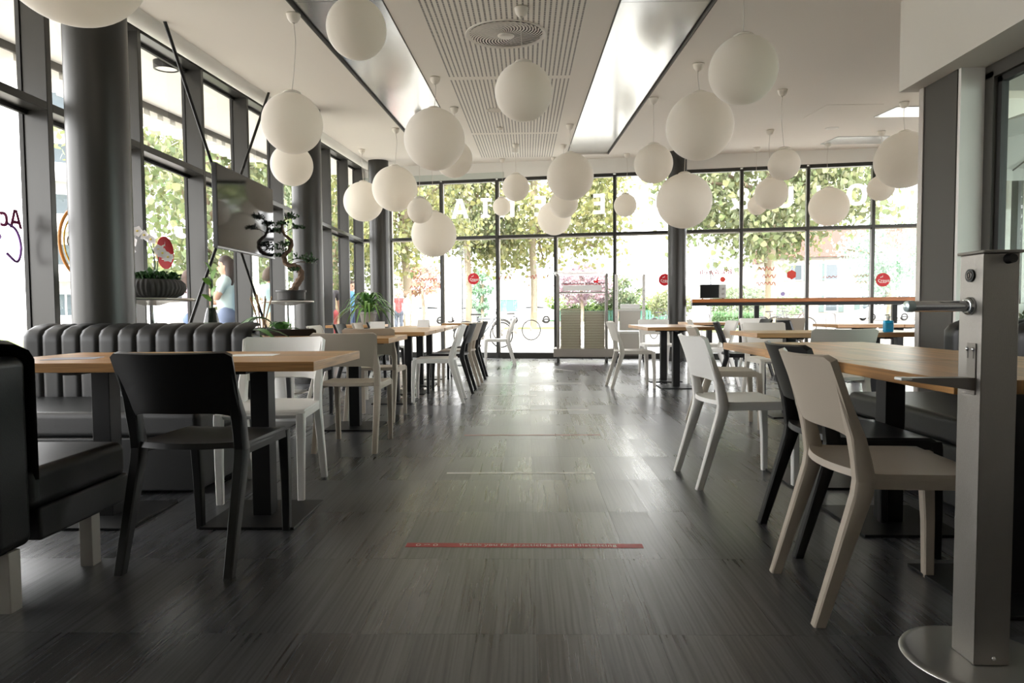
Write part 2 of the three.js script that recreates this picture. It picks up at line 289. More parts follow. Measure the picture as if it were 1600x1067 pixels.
// ---- street front at the far end, turned 9 degrees
const WB = -Math.atan(0.16), wallZ = (x) => -13.5 + 0.16 * x;
const KU = Math.hypot(1, 0.16);
const wb = (x, y, out = 0) => [x + out * 0.158, y, wallZ(x) - out];   // a point on the street front, out metres outside
{
  const W = struct('wall_back', 'glazed street front with dark slim frames', 'window wall'); W.position.set(0, 0, -13.5); W.rotation.y = WB;
  const ux = [-3.66, -2.9, -1.78, -0.61, 0.575, 1.745, 2.93, 4.125, 5.31, 6.44, 7.6, 8.5];
  const H = 3.6;
  ux.forEach((u, k) => { const top = k === 4 ? 2.46 : H; part(W, 'mullion', rb(0.055, top, 0.11, 0.003, u, top / 2, 0), M.frame); part(W, 'mullion_side', new THREE.BoxGeometry(0.02, top, 0.06).translate(u + 0.036, top / 2, -0.03), M.plasticGrey); });
  for (let k = 0; k < ux.length - 1; k++) {
    const a = ux[k] + 0.027, b = ux[k + 1] - 0.027, c = (a + b) / 2, l = b - a;
    part(W, 'transom', rb(l, 0.055, 0.1, 0.003, c, 2.46, 0), M.frame); part(W, 'transom_ledge', new THREE.BoxGeometry(l, 0.02, 0.06).translate(c, 2.423, -0.03), M.plasticGrey);
    part(W, 'sill', rb(l, 0.11, 0.1, 0.003, c, 0.055, 0), M.frame);
    part(W, 'head', rb(l, 0.07, 0.1, 0.003, c, H, 0), M.frame);
    part(W, 'pane', new THREE.PlaneGeometry(l + 0.02, 2.34).translate(c, 1.28, -0.02), M.glass);
    if (k === 4) continue;
    const a2 = k === 3 ? (ux[3] + ux[5]) / 2 : c, l2 = k === 3 ? ux[5] - ux[3] - 0.03 : l + 0.02;
    part(W, 'pane', new THREE.PlaneGeometry(l2, 1.1).translate(a2, 3.03, -0.02), M.glass);
  }
  part(W, 'bulkhead', bx(12.4, 0.6, 0.2, 2.4, 3.93, -0.02), M.white);
  part(W, 'head_cover', bx(3.1, 0.12, 0.03, -2.0, 3.68, 0.09), S(0xc3c9c0, 0.6));
}
// ---- right side: bulkhead, dark pillar, window to the terrace, and the wing behind
{
  const W = struct('wall_right', 'right hand wall with terrace window and dark pillar', 'wall');
  part(W, 'bulkhead', bx(2.0, 1.4, 8.62, 4.06, 2.72 + 0.7, -1.31), M.beam);
  part(W, 'pillar', bx(0.21, 3.0, 0.42, 3.305, 1.5, -5.31), M.charcoal);
  part(W, 'pillar_edge_trim', rb(0.012, 3.45, 0.06, 0.003, 3.194, 1.725, -5.53), M.trim);
  part(W, 'white_reveal', bx(0.26, 2.72, 0.03, 3.34, 1.36, -5.085), M.white);
  part(W, 'window_frame', rb(0.09, 0.1, 7.9, 0.004, 3.43, 2.67, -1.13), M.charcoal); part(W, 'window_frame', rb(0.09, 2.0, 0.1, 0.004, 3.43, 1.67, -5.03), M.charcoal); part(W, 'window_frame', rb(0.09, 0.08, 7.9, 0.004, 3.43, 0.7, -1.13), M.charcoal);
  for (const z of [-3.6, -2.3]) part(W, 'window_frame', rb(0.09, 2.0, 0.08, 0.004, 3.43, 1.67, z), M.charcoal);
  part(W, 'solid_wall', bx(0.16, 2.0, 5.2, 3.48, 1.7, 0.35), M.white);
  part(W, 'window_gasket', bx(0.05, 1.92, 0.05, 3.44, 1.66, -4.96), M.dark); part(W, 'window_gasket', bx(0.05, 0.05, 7.8, 3.44, 2.6, -1.1), M.dark);
  for (const [a, b] of [[-4.98, -3.64], [-3.56, -2.34]]) part(W, 'pane', new THREE.PlaneGeometry(b - a, 1.86).rotateY(-Math.PI / 2).translate(3.44, 1.66, (a + b) / 2), M.glassGreen);
  part(W, 'low_wall', bx(0.16, 0.68, 7.9, 3.48, 0.34, -1.13), M.white);
  // glazed side of the wing, running back from the pillar
  const a = V(3.42, 0, -5.56), b = V(5.35, 0, -8.95), l = a.distanceTo(b), ang = Math.atan2(-(b.z - a.z), b.x - a.x);
  const part2 = (n, g, m) => part(W, n, g, m, [(a.x + b.x) / 2, 0, (a.z + b.z) / 2], [0, ang, 0]);
  for (let k = 0; k <= 3; k++) part2('mullion', bx(0.06, 3.4, 0.12, -l / 2 + l * k / 3, 1.7, 0), M.frame);
  for (let k = 0; k < 3; k++) part2('pane', new THREE.PlaneGeometry(l / 3 - 0.05, 3.2).translate(-l / 2 + l * (k + 0.5) / 3, 1.75, 0), M.glass);
  part2('sill', bx(l, 0.12, 0.12, 0, 0.06, 0), M.frame); part2('fascia', bx(l, 0.7, 0.16, 0, 3.65, 0), M.white);
  part(W, 'wing_front_wall', bx(3.2, 1.0, 0.16, 6.95, 0.5, -8.95), M.white); part(W, 'wing_front_wall', bx(3.2, 1.1, 0.16, 6.95, 3.45, -8.95), M.white);
  for (let k = 0; k <= 3; k++) part(W, 'wing_mullion', bx(0.07, 2.0, 0.12, 5.4 + k * 1.03, 1.95, -8.95), M.frame);
  for (let k = 0; k < 3; k++) part(W, 'pane', new THREE.PlaneGeometry(0.97, 1.9).translate(5.915 + k * 1.03, 1.95, -8.95), M.glass);
  part(W, 'wing_side_wall', bx(0.2, 4.2, 4.0, 8.55, 2.1, -10.7), M.white);
  const R = struct('wall_rear', 'plain wall behind the viewer', 'wall'); part(R, 'wall_panel', bx(7.3, 3.4, 0.2, -0.05, 1.7, 2.95), M.white);
}
// ---- columns
function column(x, z, r, label) { const h = ceilY(z) + 0.06, c = thing('round_column', label, 'column', [x, 0, z], 0, 'round columns'); part(c, 'shaft', new THREE.CylinderGeometry(r, r, h, 48).translate(0, h / 2, 0), M.column); part(c, 'foot_ring', new THREE.CylinderGeometry(r + 0.012, r + 0.012, 0.06, 48).translate(0, 0.03, 0), M.dark); return c; }
column(-2.96, -4.6, 0.195, 'thick grey round column behind the tufted bench');
column(-2.95, -8.95, 0.195, 'grey round column beside the bonsai table');
column(-2.91, -13.15, 0.195, 'grey round column in the far left corner');
column(2.8, -12.55, 0.17, 'grey round column beside the microwave counter');

// ---- lettering on the street front, read from outside
{
  const L = thing('facade_lettering', 'white raised capital letters on the outside of the street front', 'sign', wb(0, 0, 0.1)); L.rotation.y = WB;
  const row = [['A', -1.4], ['I', -0.87], ['R', -0.42], ['E', 0.25], ['T', 0.83], ['E', 1.42], ['F', 2.0], ['A', 2.6], ['C', 3.25], ['&', 4.08], ['U', 4.87], ["'", 5.46], ['O', 6.12], ['T', 6.78], ['S', 7.35], ['E', 7.9]];
  for (const [c, x] of row) { const g = text(c, 0.4, 0.03); if (c === "'") g.translate(0, 0.12, 0); part(L, 'letter', g.rotateY(Math.PI), M.acrylic, [x * KU, 3.07, 0]); }
}
// ================================================================== globe pendant lamps
{
  const sphere = new THREE.SphereGeometry(1, 56, 36), roseG = lathe([[0.012, -0.075], [0.03, -0.07], [0.05, -0.045], [0.058, -0.01], [0.058, 0], [0, 0]], 28), collarG = lathe([[0.01, 0.02], [0.05, 0.018], [0.075, 0.004], [0.075, -0.012], [0, -0.012]], 28);
  // [pixel x, pixel y, depth, radius, label, cord swing]
  const px = (x, y, d) => { const u = (x - 800) / FOCAL, v = -(y - 533.5) / FOCAL, p = V(u, v, -1).applyQuaternion(camera.quaternion); return p.multiplyScalar(d / -p.z).add(V(0, EYE, 0)); };
  const L = [
    [110, -80, 3.28, 0.35, 'huge white globe lamp cut off by the top left corner of the picture'],
    [557, 45, 4.3, 0.188, 'white globe lamp overlapping the left metal ceiling strip, cut at top edge'],
    [457, 193, 5.65, 0.25, 'white globe lamp on a straight cord left of the metal strip, before the television poles'],
    [456, 258, 8.1, 0.25, 'white globe lamp half hidden under the larger left globe beside the grey column'],
    [679, 218, 7.55, 0.34, 'large white globe lamp at the far end of the left metal strip'],
    [709, 248, 8.95, 0.25, 'white globe lamp peeking out from behind the large globe left of centre'],
    [617, 295, 10.2, 0.343, 'large white globe lamp overlapping the far left column'],
    [568, 315, 11.9, 0.35, 'white globe lamp hanging against the left window mullions, in front of the corner'],
    [656, 329, 9.5, 0.178, 'small white globe lamp just above the brightest large globe'],
    [678, 366, 10.4, 0.35, 'lowest large white globe lamp, brightly backlit by the street windows'],
    [818, 144, 5.6, 0.237, 'white globe lamp in the middle of the picture below the air diffuser'],
    [806, 293, 11.6, 0.234, 'medium white globe lamp left of centre in front of the far windows'],
    [784, 323, 13.1, 0.176, 'tiny white globe lamp by the window letters A and I'],
    [891, 276, 10.1, 0.35, 'large white globe lamp right of centre below the end of the right strip'],
    [881, 318, 11.7, 0.247, 'white globe lamp squeezed below the large globe right of centre'],
    [866, 341, 13.0, 0.325, 'bright backlit white globe lamp lowest in the middle cluster'],
    [977, 321, 12.7, 0.214, 'small white globe lamp alone against the white sky in the window'],
    [1021, 256, 8.6, 0.244, 'white globe lamp left of the column, hanging from the right end of the strip'],
    [1069, 314, 8.7, 0.351, 'large white globe lamp in front of the far round column'],
    [1093, 198, 7.2, 0.35, 'large white globe lamp on a short crooked cord, right of the metal strip'],
    [1161, 110, 5.15, 0.252, 'white globe lamp high on the right with its cord leaving the picture'],
    [1225, 257, 8.3, 0.188, 'small white globe lamp on a long cord in front of the far right windows'],
    [1205, 302, 10.7, 0.252, 'white globe lamp just below the small long-cord globe on the right'],
    [1183, 321, 12.2, 0.17, 'tiny white globe lamp next to the ampersand letter'],
    [1295, 323, 11.9, 0.332, 'white globe lamp low in the far right windows beside letter O'],
    [1376, 294, 10.9, 0.2, 'small white globe lamp half under the globe beside the dark pillar'],
    [1413, 250, 9.0, 0.365, 'large white globe lamp partly hidden by the dark pillar'],
  ];
  for (const [x, y, d, r, label] of L) {
    const p = px(x, y, d), t = thing('globe_lamp', label, 'pendant lamp', [p.x, p.y, p.z], 0, 'white globe pendant lamps'), top = ceilY(p.z) - p.y;
    const g = part(t, 'globe', sphere, M.globe); g.scale.setScalar(r);
    part(t, 'collar', collarG, M.rose, [0, r, 0]);
    const k = (x * 7 % 5 - 2) * 0.02;
    part(t, 'cord', tube(k === 0 ? [[0, r, 0], [0, top - 0.06, 0]] : [[0, r, 0], [k * 0.5, r + (top - r) * 0.25, 0], [k, r + (top - r) * 0.65, 0], [k * 0.7, top - 0.06, 0]], 0.0035, 6), M.cord);
    part(t, 'ceiling_rose', roseG, M.rose, [k * 0.7, top, 0], [SLOPE, 0, 0]);
  }
}
// ================================================================== tables
const TH = 0.75;
const gTop = {};
function tableTop(w, d, along) { const k = w + '_' + d + along; if (!gTop[k]) gTop[k] = uvm(rb(w, 0.04, d, 0.003, 0, TH - 0.02, 0), along); return gTop[k]; }
const gPost = rb(0.085, TH - 0.06, 0.085, 0.003, 0, (TH - 0.04) / 2, 0), gPlate = rb(0.42, 0.012, 0.43, 0.002, 0, 0.006, 0), gCross = merge([bx(0.5, 0.02, 0.06, 0, TH - 0.052, 0), bx(0.06, 0.02, 0.5, 0, TH - 0.052, 0)]);
function table(x0, x1, z0, z1, label, along = 'x', post = true) {
  const t = thing('cafe_table', label, 'table', [(x0 + x1) / 2, 0, (z0 + z1) / 2], 0, 'oak topped cafe tables');
  part(t, 'table_top', tableTop(+(x1 - x0 - 0.003).toFixed(3), +(z1 - z0 - 0.003).toFixed(3), along), M.oak);
  if (post) { part(t, 'post', gPost, M.iron); part(t, 'base_plate', gPlate, M.iron); part(t, 'top_bracket', gCross, M.iron); }
  return t;
}
table(-1.603, -0.872, -3.44, -2.69, 'oak cafe table with black chair tucked in front, left foreground');
table(-2.34, -1.606, -3.43, -2.68, 'oak cafe table between the two black benches, far left');
table(-1.80, -1.06, -5.86, -5.06, 'oak cafe table with taupe chair before it, second left row');
table(-2.55, -1.803, -5.86, -5.06, 'oak cafe table second row, half hidden by the tufted bench');
[-6.98, -7.79, -8.62, -9.46].forEach((z, k) => table(-1.78, -1.02, z - 0.39, z + 0.39, ['oak cafe table with menu card, nearest of the long left row', 'oak cafe table, second of the long left row', 'oak cafe table, third of the long left row', 'oak cafe table, farthest of the long left row'][k]));
table(-1.47, -0.72, -12.15, -11.4, 'small far oak table with one chair, before the street windows left of the trolley');
table(-3.12, -2.3, -10.95, -10.2, 'oak table carrying the trailing pot plant, against the left windows');
table(1.18, 2.03, -2.6, -1.865, 'oak cafe table behind the steel turnstile post, right foreground', 'z');
table(1.18, 2.03, -3.34, -2.603, 'oak cafe table, middle of the right hand row by the bench', 'z');
table(1.19, 2.03, -4.08, -3.343, 'oak cafe table at the far end of the right bench row', 'z');
table(1.93, 2.76, -6.4, -5.64, 'oak cafe table left part of the pair before the dark pillar', 'x');
table(2.763, 3.42, -6.4, -5.64, 'oak cafe table carrying the blue bottle, beside the dark pillar', 'x');
table(1.41, 2.24, -8.6, -7.85, 'oak cafe table with four chairs, right of the aisle', 'x');
table(1.41, 2.24, -9.36, -8.603, 'oak cafe table joined behind the aisle table with four chairs', 'x');
table(3.92, 4.75, -9.25, -8.5, 'oak cafe table with dark chair, far right before the counter', 'x');
table(4.753, 5.02, -9.25, -8.5, 'oak cafe table far right, half hidden behind the blue bottle', 'x');
table(2.55, 3.4, -11.35, -10.6, 'oak cafe table in front of the microwave counter', 'x');

// ================================================================== moulded chairs
const chairGeo = (() => {
  const rearLeg = (s) => post([[s * 0.207, 0, -0.275, 0.034, 0.036], [s * 0.205, 0.2, -0.215, 0.038, 0.044], [s * 0.203, 0.40, -0.155, 0.042, 0.056], [s * 0.203, 0.455, -0.148, 0.04, 0.056]]);
  const frontLeg = (s) => post([[s * 0.197, 0, 0.245, 0.032, 0.032], [s * 0.199, 0.2, 0.243, 0.036, 0.036], [s * 0.2, 0.42, 0.232, 0.042, 0.046], [s * 0.2, 0.448, 0.226, 0.04, 0.05]]);
  // seat: gently dished slab with a bowed rear edge
  const seat = sheet((u, v) => { const hw = 0.218 - 0.004 * v, x = (u - 0.5) * 2 * hw, bow = 0.055 * (1 - (2 * u - 1) ** 2), zr = -0.155 - bow, zf = 0.238 + 0.012 * (1 - (2 * u - 1) ** 2), z = zr + (zf - zr) * v;
    return [-x, 0.452 - 0.012 * Math.sin(Math.PI * v) * (1 - (2 * u - 1) ** 4) + (v > 0.9 ? -0.02 * ((v - 0.9) / 0.1) ** 2 : 0) + (v < 0.12 ? 0.006 * (1 - v / 0.12) : 0), z]; }, 10, 12, 0.022);
  const skirt = merge([bx(0.025, 0.035, 0.36, 0.205, 0.436, 0.04), bx(0.025, 0.035, 0.36, -0.205, 0.436, 0.04), bx(0.38, 0.03, 0.022, 0, 0.436, 0.222)]);
  // back: curved panel on two uprights that grow out of the rear legs
  const lean = (y) => -0.148 - 0.02 * Math.min(1, (y - 0.44) / 0.16) - 0.085 * Math.max(0, (y - 0.55) / 0.26) ** 1.15;
  const panel = sheet((u, v) => { const x = (u - 0.5) * 2, yb = 0.565 + 0.035 * (1 - Math.min(1, Math.abs(x) / 0.92) ** 6) * 0.6, yt = 0.808 + 0.004 * x ** 2 - (Math.abs(x) > 0.94 ? 0.014 * ((Math.abs(x) - 0.94) / 0.06) ** 2 : 0), y = yb + (yt - yb) * v; return [x * (0.214 + 0.012 * v), y, lean(y) - 0.052 * (1 - x * x)]; }, 22, 8, (u, v) => 0.014 + 0.012 * Math.abs(2 * u - 1) ** 6);
  const up = (s) => post([[s * 0.203, 0.44, lean(0.44), 0.042, 0.058], [s * 0.203, 0.5, lean(0.5) - 0.002, 0.04, 0.052], [s * 0.204, 0.57, lean(0.57) - 0.004, 0.046, 0.044], [s * 0.207, 0.66, lean(0.66) - 0.003, 0.024, 0.034], [s * 0.213, 0.785, lean(0.785) - 0.002, 0.012, 0.02]]);
  return { rear: [rearLeg(1), rearLeg(-1)], front: [frontLeg(1), frontLeg(-1)], seat: merge([seat, skirt]), back: merge([panel, up(1), up(-1)]) };
})();
const chairMat = { black: M.plasticBlack, white: M.plasticWhite, taupe: M.plasticTaupe, grey: M.plasticGrey };
const chairProto = {};
function chair(colour, x, z, turn, label) {   // turn 0 faces +z (the viewer)
  if (chairProto[colour]) return copy(chairProto[colour], label, [x, 0, z], turn);
  const t = thing('moulded_chair', label, 'chair', [x, 0, z], turn, colour + ' moulded chairs'), m = chairMat[colour];
  part(t, 'seat', chairGeo.seat, m); part(t, 'backrest', chairGeo.back, m);
  for (const g of [...chairGeo.rear, ...chairGeo.front]) part(t, 'leg', g, m);
  return (chairProto[colour] = t);
}
const AWAY = Math.PI, RIGHT = Math.PI / 2, LEFT = -Math.PI / 2;   // the way a chair faces
chair('black', -1.27, -2.62, AWAY - 0.06, 'black moulded chair in the left foreground with its back to the viewer');
chair('white', -1.36, -3.5, 0.1, 'white moulded chair facing the viewer across the front left table');
chair('taupe', -1.235, -4.7, AWAY - 0.02, 'taupe moulded chair with its back to the viewer at the second left table');
chair('taupe', -1.36, -5.95, 0.04, 'taupe moulded chair facing the viewer behind the second left table');
chair('black', -2.05, -5.95, 0, 'black moulded chair behind the second left table, next to the plants');
chair('white', -0.955, -7.05, LEFT + 0.05, 'white moulded chair, nearest of the four on the aisle at the long left row');
chair('black', -0.91, -7.86, LEFT, 'black moulded chair behind the nearest white chair of the long left row');
chair('taupe', -0.89, -8.65, LEFT + 0.03, 'taupe moulded chair, third on the aisle at the long left row');
chair('black', -0.87, -9.48, LEFT, 'black moulded chair, last on the aisle at the long left row');
chair('grey', -2.0, -6.98, RIGHT, 'pale grey moulded chair on the window side of the nearest long row table');
chair('black', -1.98, -7.85, RIGHT, 'black moulded chair on the window side of the long left row');
chair('taupe', -1.98, -8.66, RIGHT, 'taupe moulded chair on the window side of the long left row');
chair('black', -1.98, -9.45, RIGHT, 'black moulded chair at the far window side of the long left row');
chair('white', -0.5, -11.75, LEFT + 0.1, 'lone white moulded chair near the street windows, left of the trolley');
chair('taupe', 1.155, -2.17, RIGHT + 0.06, 'beige moulded chair in the right foreground beside the turnstile post');
chair('black', 1.31, -2.74, RIGHT + 0.02, 'black moulded chair just behind the beige foreground chair');
chair('white', 1.165, -3.73, RIGHT + 0.06, 'white moulded chair on the right side of the aisle, pulled out');
chair('taupe', 1.62, -5.5, RIGHT + 0.14, 'taupe moulded chair behind the pulled out white chair');
chair('grey', 1.285, -8.28, RIGHT + 0.04, 'grey moulded chair standing alone at the aisle, left of the four-chair table');
chair('white', 1.9, -9.85, 0, 'white moulded chair facing the viewer behind the four-chair table');
chair('white', 2.33, -8.45, LEFT, 'white moulded chair on the far side of the four-chair table');
chair('black', 2.42, -7.6, RIGHT + 0.3, 'black moulded chair between the four-chair table and the pillar tables');
chair('grey', 2.2, -4.92, AWAY, 'grey moulded chair with its back to the viewer between the right tables');
chair('grey', 2.62, -9.7, RIGHT - 0.2, 'grey moulded chair behind the four-chair table, near the column');
chair('black', 3.22, -9.75, LEFT, 'dark moulded chair near the counter post');
chair('black', 3.62, -8.85, RIGHT, 'black moulded chair at the far right table');
chair('white', 3.62, -10.4, 0.2, 'white moulded chair far right, half hidden by the table edge');
chair('taupe', 4.25, -11.05, 0.1, 'taupe moulded chair under the counter at the street windows');
chair('grey', 2.48, -6.78, 0.03, 'pale grey moulded chair facing the viewer behind the pillar tables');

// ================================================================== upholstered benches
function bench(label, pos, turn, w, o = {}) {   // faces +z; seat front at z = 0, back behind
  const D = o.depth || 0.72, BT = 0.19, H = o.height || 0.87, lo = o.low || 0.02, t = thing('leather_bench', label, 'bench', pos, turn, 'black leather benches');
  part(t, 'seat_base', rb(w, 0.3 - lo + 0.005, D - 0.02, 0.012, 0, (0.3 + lo) / 2, -D / 2 + 0.02), M.leather);
  part(t, 'seat_cushion', rb(w, 0.14, D, 0.035, 0, 0.365, -D / 2, 4), M.leather);
  part(t, 'back_panel', rb(w - 0.02, H - lo - 0.03, 0.08, 0.015, 0, lo + (H - lo - 0.03) / 2, -D - BT + 0.06), M.leather);
  const n = o.channels || 12, cw = w / n;
  const ch = sheet((u, v) => { const a = v * 1.5 - 0.25; // wraps over the top
    const y0 = 0.4, y1 = H, yy = Math.min(1, v / 0.78), top = Math.max(0, (v - 0.78) / 0.22), bulge = 0.013 * Math.pow(Math.max(0, 1 - Math.pow(Math.abs(2 * u - 1), 5)), 0.7);
    return [(u - 0.5) * cw, y0 + (y1 - y0 - 0.06) * yy + 0.06 * Math.sin(top * Math.PI / 2) + bulge * top, -D + 0.02 + bulge * (1 - top) - (BT - 0.03) * (1 - Math.cos(top * Math.PI / 2)) - 0.0]; }, 8, 14, 0.016, 0.9);
  for (let k = 0; k < n; k++) part(t, 'back_channel', ch, M.leather, [-w / 2 + cw * (k + 0.5), 0, 0]);
  part(t, 'back_core', rb(w - 0.004, H - 0.045 - lo, BT - 0.02, 0.035, 0, lo + (H - 0.045 - lo) / 2, -D - BT / 2 + 0.018, 3), M.leather);
  for (const [lx, lz] of o.legs || []) part(t, 'leg', rb(0.05, lo + 0.01, 0.05, 0.003, lx, lo / 2, lz), S(0xb9b4ab, 0.4, { metalness: 0.5 }));
  return t;
}
bench('black leather bench with vertical tufted channels facing the viewer, left', [-2.44, 0, -3.42], 0, 1.43, { depth: 0.7, height: 0.87 });
bench('black leather bench cut by the left picture edge, turned away from the viewer', [-2.36, 0, -2.66], Math.PI, 1.44, { depth: 0.52, height: 0.86, low: 0.19, channels: 10, legs: [[0.69, -0.6], [0.69, -0.2], [-0.69, -0.6], [-0.69, -0.2]].map(([a, b]) => [-a, b]) });
bench('black leather bench along the right hand tables behind the post', [2.0, 0, -2.85], LEFT, 2.7, { depth: 0.62, height: 0.87, channels: 20 });
// ================================================================== turnstile post in the right foreground
{
  const t = thing('turnstile_post', 'brushed stainless steel turnstile post on a round base plate, right foreground', 'turnstile', [1.215, 0, -1.785]);
  part(t, 'base_plate', lathe([[0, 0.01], [0.17, 0.01], [0.187, 0.006], [0.19, 0]], 64), S(0xc4c3bf, 0.3, { metalness: 0.85 }));
  part(t, 'housing', rb(0.093, 1.08, 0.093, 0.003, 0, 0.55, 0), M.steel);
  part(t, 'cap', rb(0.105, 0.008, 0.105, 0.003, 0, 1.094, 0), M.steel);
  part(t, 'seam', bx(0.0015, 1.07, 0.0015, -0.0466, 0.55, 0.0466), M.steelDark);
  part(t, 'screw', new THREE.SphereGeometry(0.0065, 12, 8), M.chrome, [0.004, 0.03, 0.047]);
  const k = part(t, 'knob', cy(0.013, 0.011, 0.02, 20).rotateX(Math.PI / 2), M.plasticBlack, [0.015, 1.075, 0.056]); part(k, 'knob_neck', cy(0.006, 0.006, 0.012, 12).rotateX(Math.PI / 2), M.iron, [0, 0, -0.014]);
  const lock = part(t, 'lock_disc', cy(0.017, 0.017, 0.006, 32).rotateZ(Math.PI / 2), S(0x2b2d2d, 0.35, { metalness: 0.4 }), [-0.049, 1.035, 0.0]);
  part(lock, 'lock_ring', new THREE.TorusGeometry(0.0095, 0.002, 8, 24).rotateY(Math.PI / 2), M.steelDark, [-0.003, 0, 0]); part(lock, 'keyhole', bx(0.002, 0.009, 0.003, -0.004, 0, 0), M.chrome);
  const arm = part(t, 'arm', cy(0.0145, 0.0145, 0.165, 32).rotateZ(Math.PI / 2), M.chrome, [-0.13, 0.955, 0]);
  part(arm, 'arm_cap', lathe([[0, 0.004], [0.0135, 0.003], [0.0155, -0.002], [0.0155, -0.016], [0.0145, -0.017]], 32).rotateZ(Math.PI / 2), S(0xcfe3e6, 0.15, { metalness: 0.6 }), [-0.083, 0, 0]);
  part(arm, 'flange', lathe([[0.0145, 0.012], [0.02, 0.012], [0.024, 0.006], [0.024, 0], [0, 0]], 40).rotateZ(Math.PI / 2), M.chrome, [0.0825, 0, 0]);
  // bracket with a flat tray bar
  const br = part(t, 'bracket_plate', rb(0.004, 0.135, 0.034, 0.001, -0.0488, 0.79, 0.012), M.steel);
  for (const z of [-0.0005, 0.0225]) { part(br, 'bolt', new THREE.SphereGeometry(0.0055, 12, 8), M.chrome, [-0.051, 0.842, z]); part(br, 'bolt_slot', bx(0.001, 0.02, 0.004, -0.0512, 0.828, z), M.steelDark); }
  const sh = new THREE.Shape(); sh.moveTo(0, 0); sh.lineTo(-0.175, 0.0); sh.lineTo(-0.185, -0.004); sh.lineTo(-0.175, -0.008); sh.lineTo(0, -0.034); sh.lineTo(0, 0);
  const bar = part(t, 'bracket_bar', new THREE.ExtrudeGeometry(sh, { depth: 0.034, bevelEnabled: false }), M.steelDark, [-0.047, 0.768, -0.005]);
  part(bar, 'bar_tip', rb(0.03, 0.008, 0.036, 0.003, -0.178, -0.003, 0.017), M.paper);
}
{
  const t = thing('steel_barrier', 'low steel barrier panel at the right picture edge beside the turnstile', 'barrier', [1.45, 0, -1.78]);
  part(t, 'panel', rb(0.22, 0.24, 0.03, 0.004, 0, 0.69, 0), M.steel); part(t, 'leg', rb(0.03, 0.57, 0.03, 0.003, 0.06, 0.285, 0), M.steelDark); part(t, 'foot', rb(0.1, 0.012, 0.18, 0.004, 0.06, 0.006, 0.0), M.steel);
  part(t, 'pin', new THREE.SphereGeometry(0.008, 12, 8), M.chrome, [-0.1, 0.815, 0.0]);
}
// ================================================================== television on crossed poles
{
  const P = thing('pole_stand', 'pair of thin dark crossed poles between floor and ceiling behind the television', 'stand', [-3.1, 0, -7.0]);
  part(P, 'pole', rod([0, ceilY(-5.77), 1.23], [-0.12, 0, -1.72], 0.015, 12), M.iron); part(P, 'pole', rod([0, ceilY(-8.08), -1.08], [0, 0, 1.58], 0.015, 12), M.iron);
  for (const [x, z] of [[-0.12, -1.72], [0, 1.58]]) part(P, 'foot', cy(0.04, 0.03, 0.02, 20, x, 0.01, z), M.iron);
  part(P, 'clamp', rb(0.05, 0.2, 0.3, 0.01, 0.02, 1.98, -0.1), M.iron);
  const T = thing('television', 'large flat television with dark glossy screen between the windows', 'television', [-3.0, 1.99, -7.1]);
  part(T, 'housing', rb(0.045, 0.815, 1.44, 0.006), S(0x141414, 0.4)); part(T, 'screen', bx(0.003, 0.785, 1.41, 0.0235, 0.006, 0), M.screen); part(T, 'bottom_bezel', bx(0.005, 0.014, 1.44, 0.0235, -0.399, 0), S(0x8d8d8d, 0.3, { metalness: 0.6 })); part(T, 'wall_bracket', bx(0.05, 0.3, 0.4, -0.045, 0, 0), M.iron);
}
// ================================================================== plant tables by the windows
function highTable(x, z, h, r, label) { const t = thing('pedestal_table', label, 'table', [x, 0, z], 0, 'steel pedestal tables with plants'); part(t, 'table_top', lathe([[0, h - 0.055], [0.06, h - 0.055], [0.12, h - 0.035], [r - 0.01, h - 0.02], [r, h - 0.01], [r - 0.004, h], [0, h]], 48), S(0xc9c6c0, 0.3, { metalness: 0.6 })); part(t, 'post', cy(0.035, 0.035, h - 0.06, 24, 0, (h - 0.05) / 2, 0), M.chrome); part(t, 'foot', lathe([[0, 0.03], [0.05, 0.03], [0.2, 0.012], [0.21, 0]], 40), M.steel); return t; }
highTable(-2.95, -5.17, 1.07, 0.32, 'round steel pedestal table holding the ribbed bowl and orchid');
highTable(-2.84, -7.85, 1.09, 0.3, 'round steel pedestal table holding the bonsai');
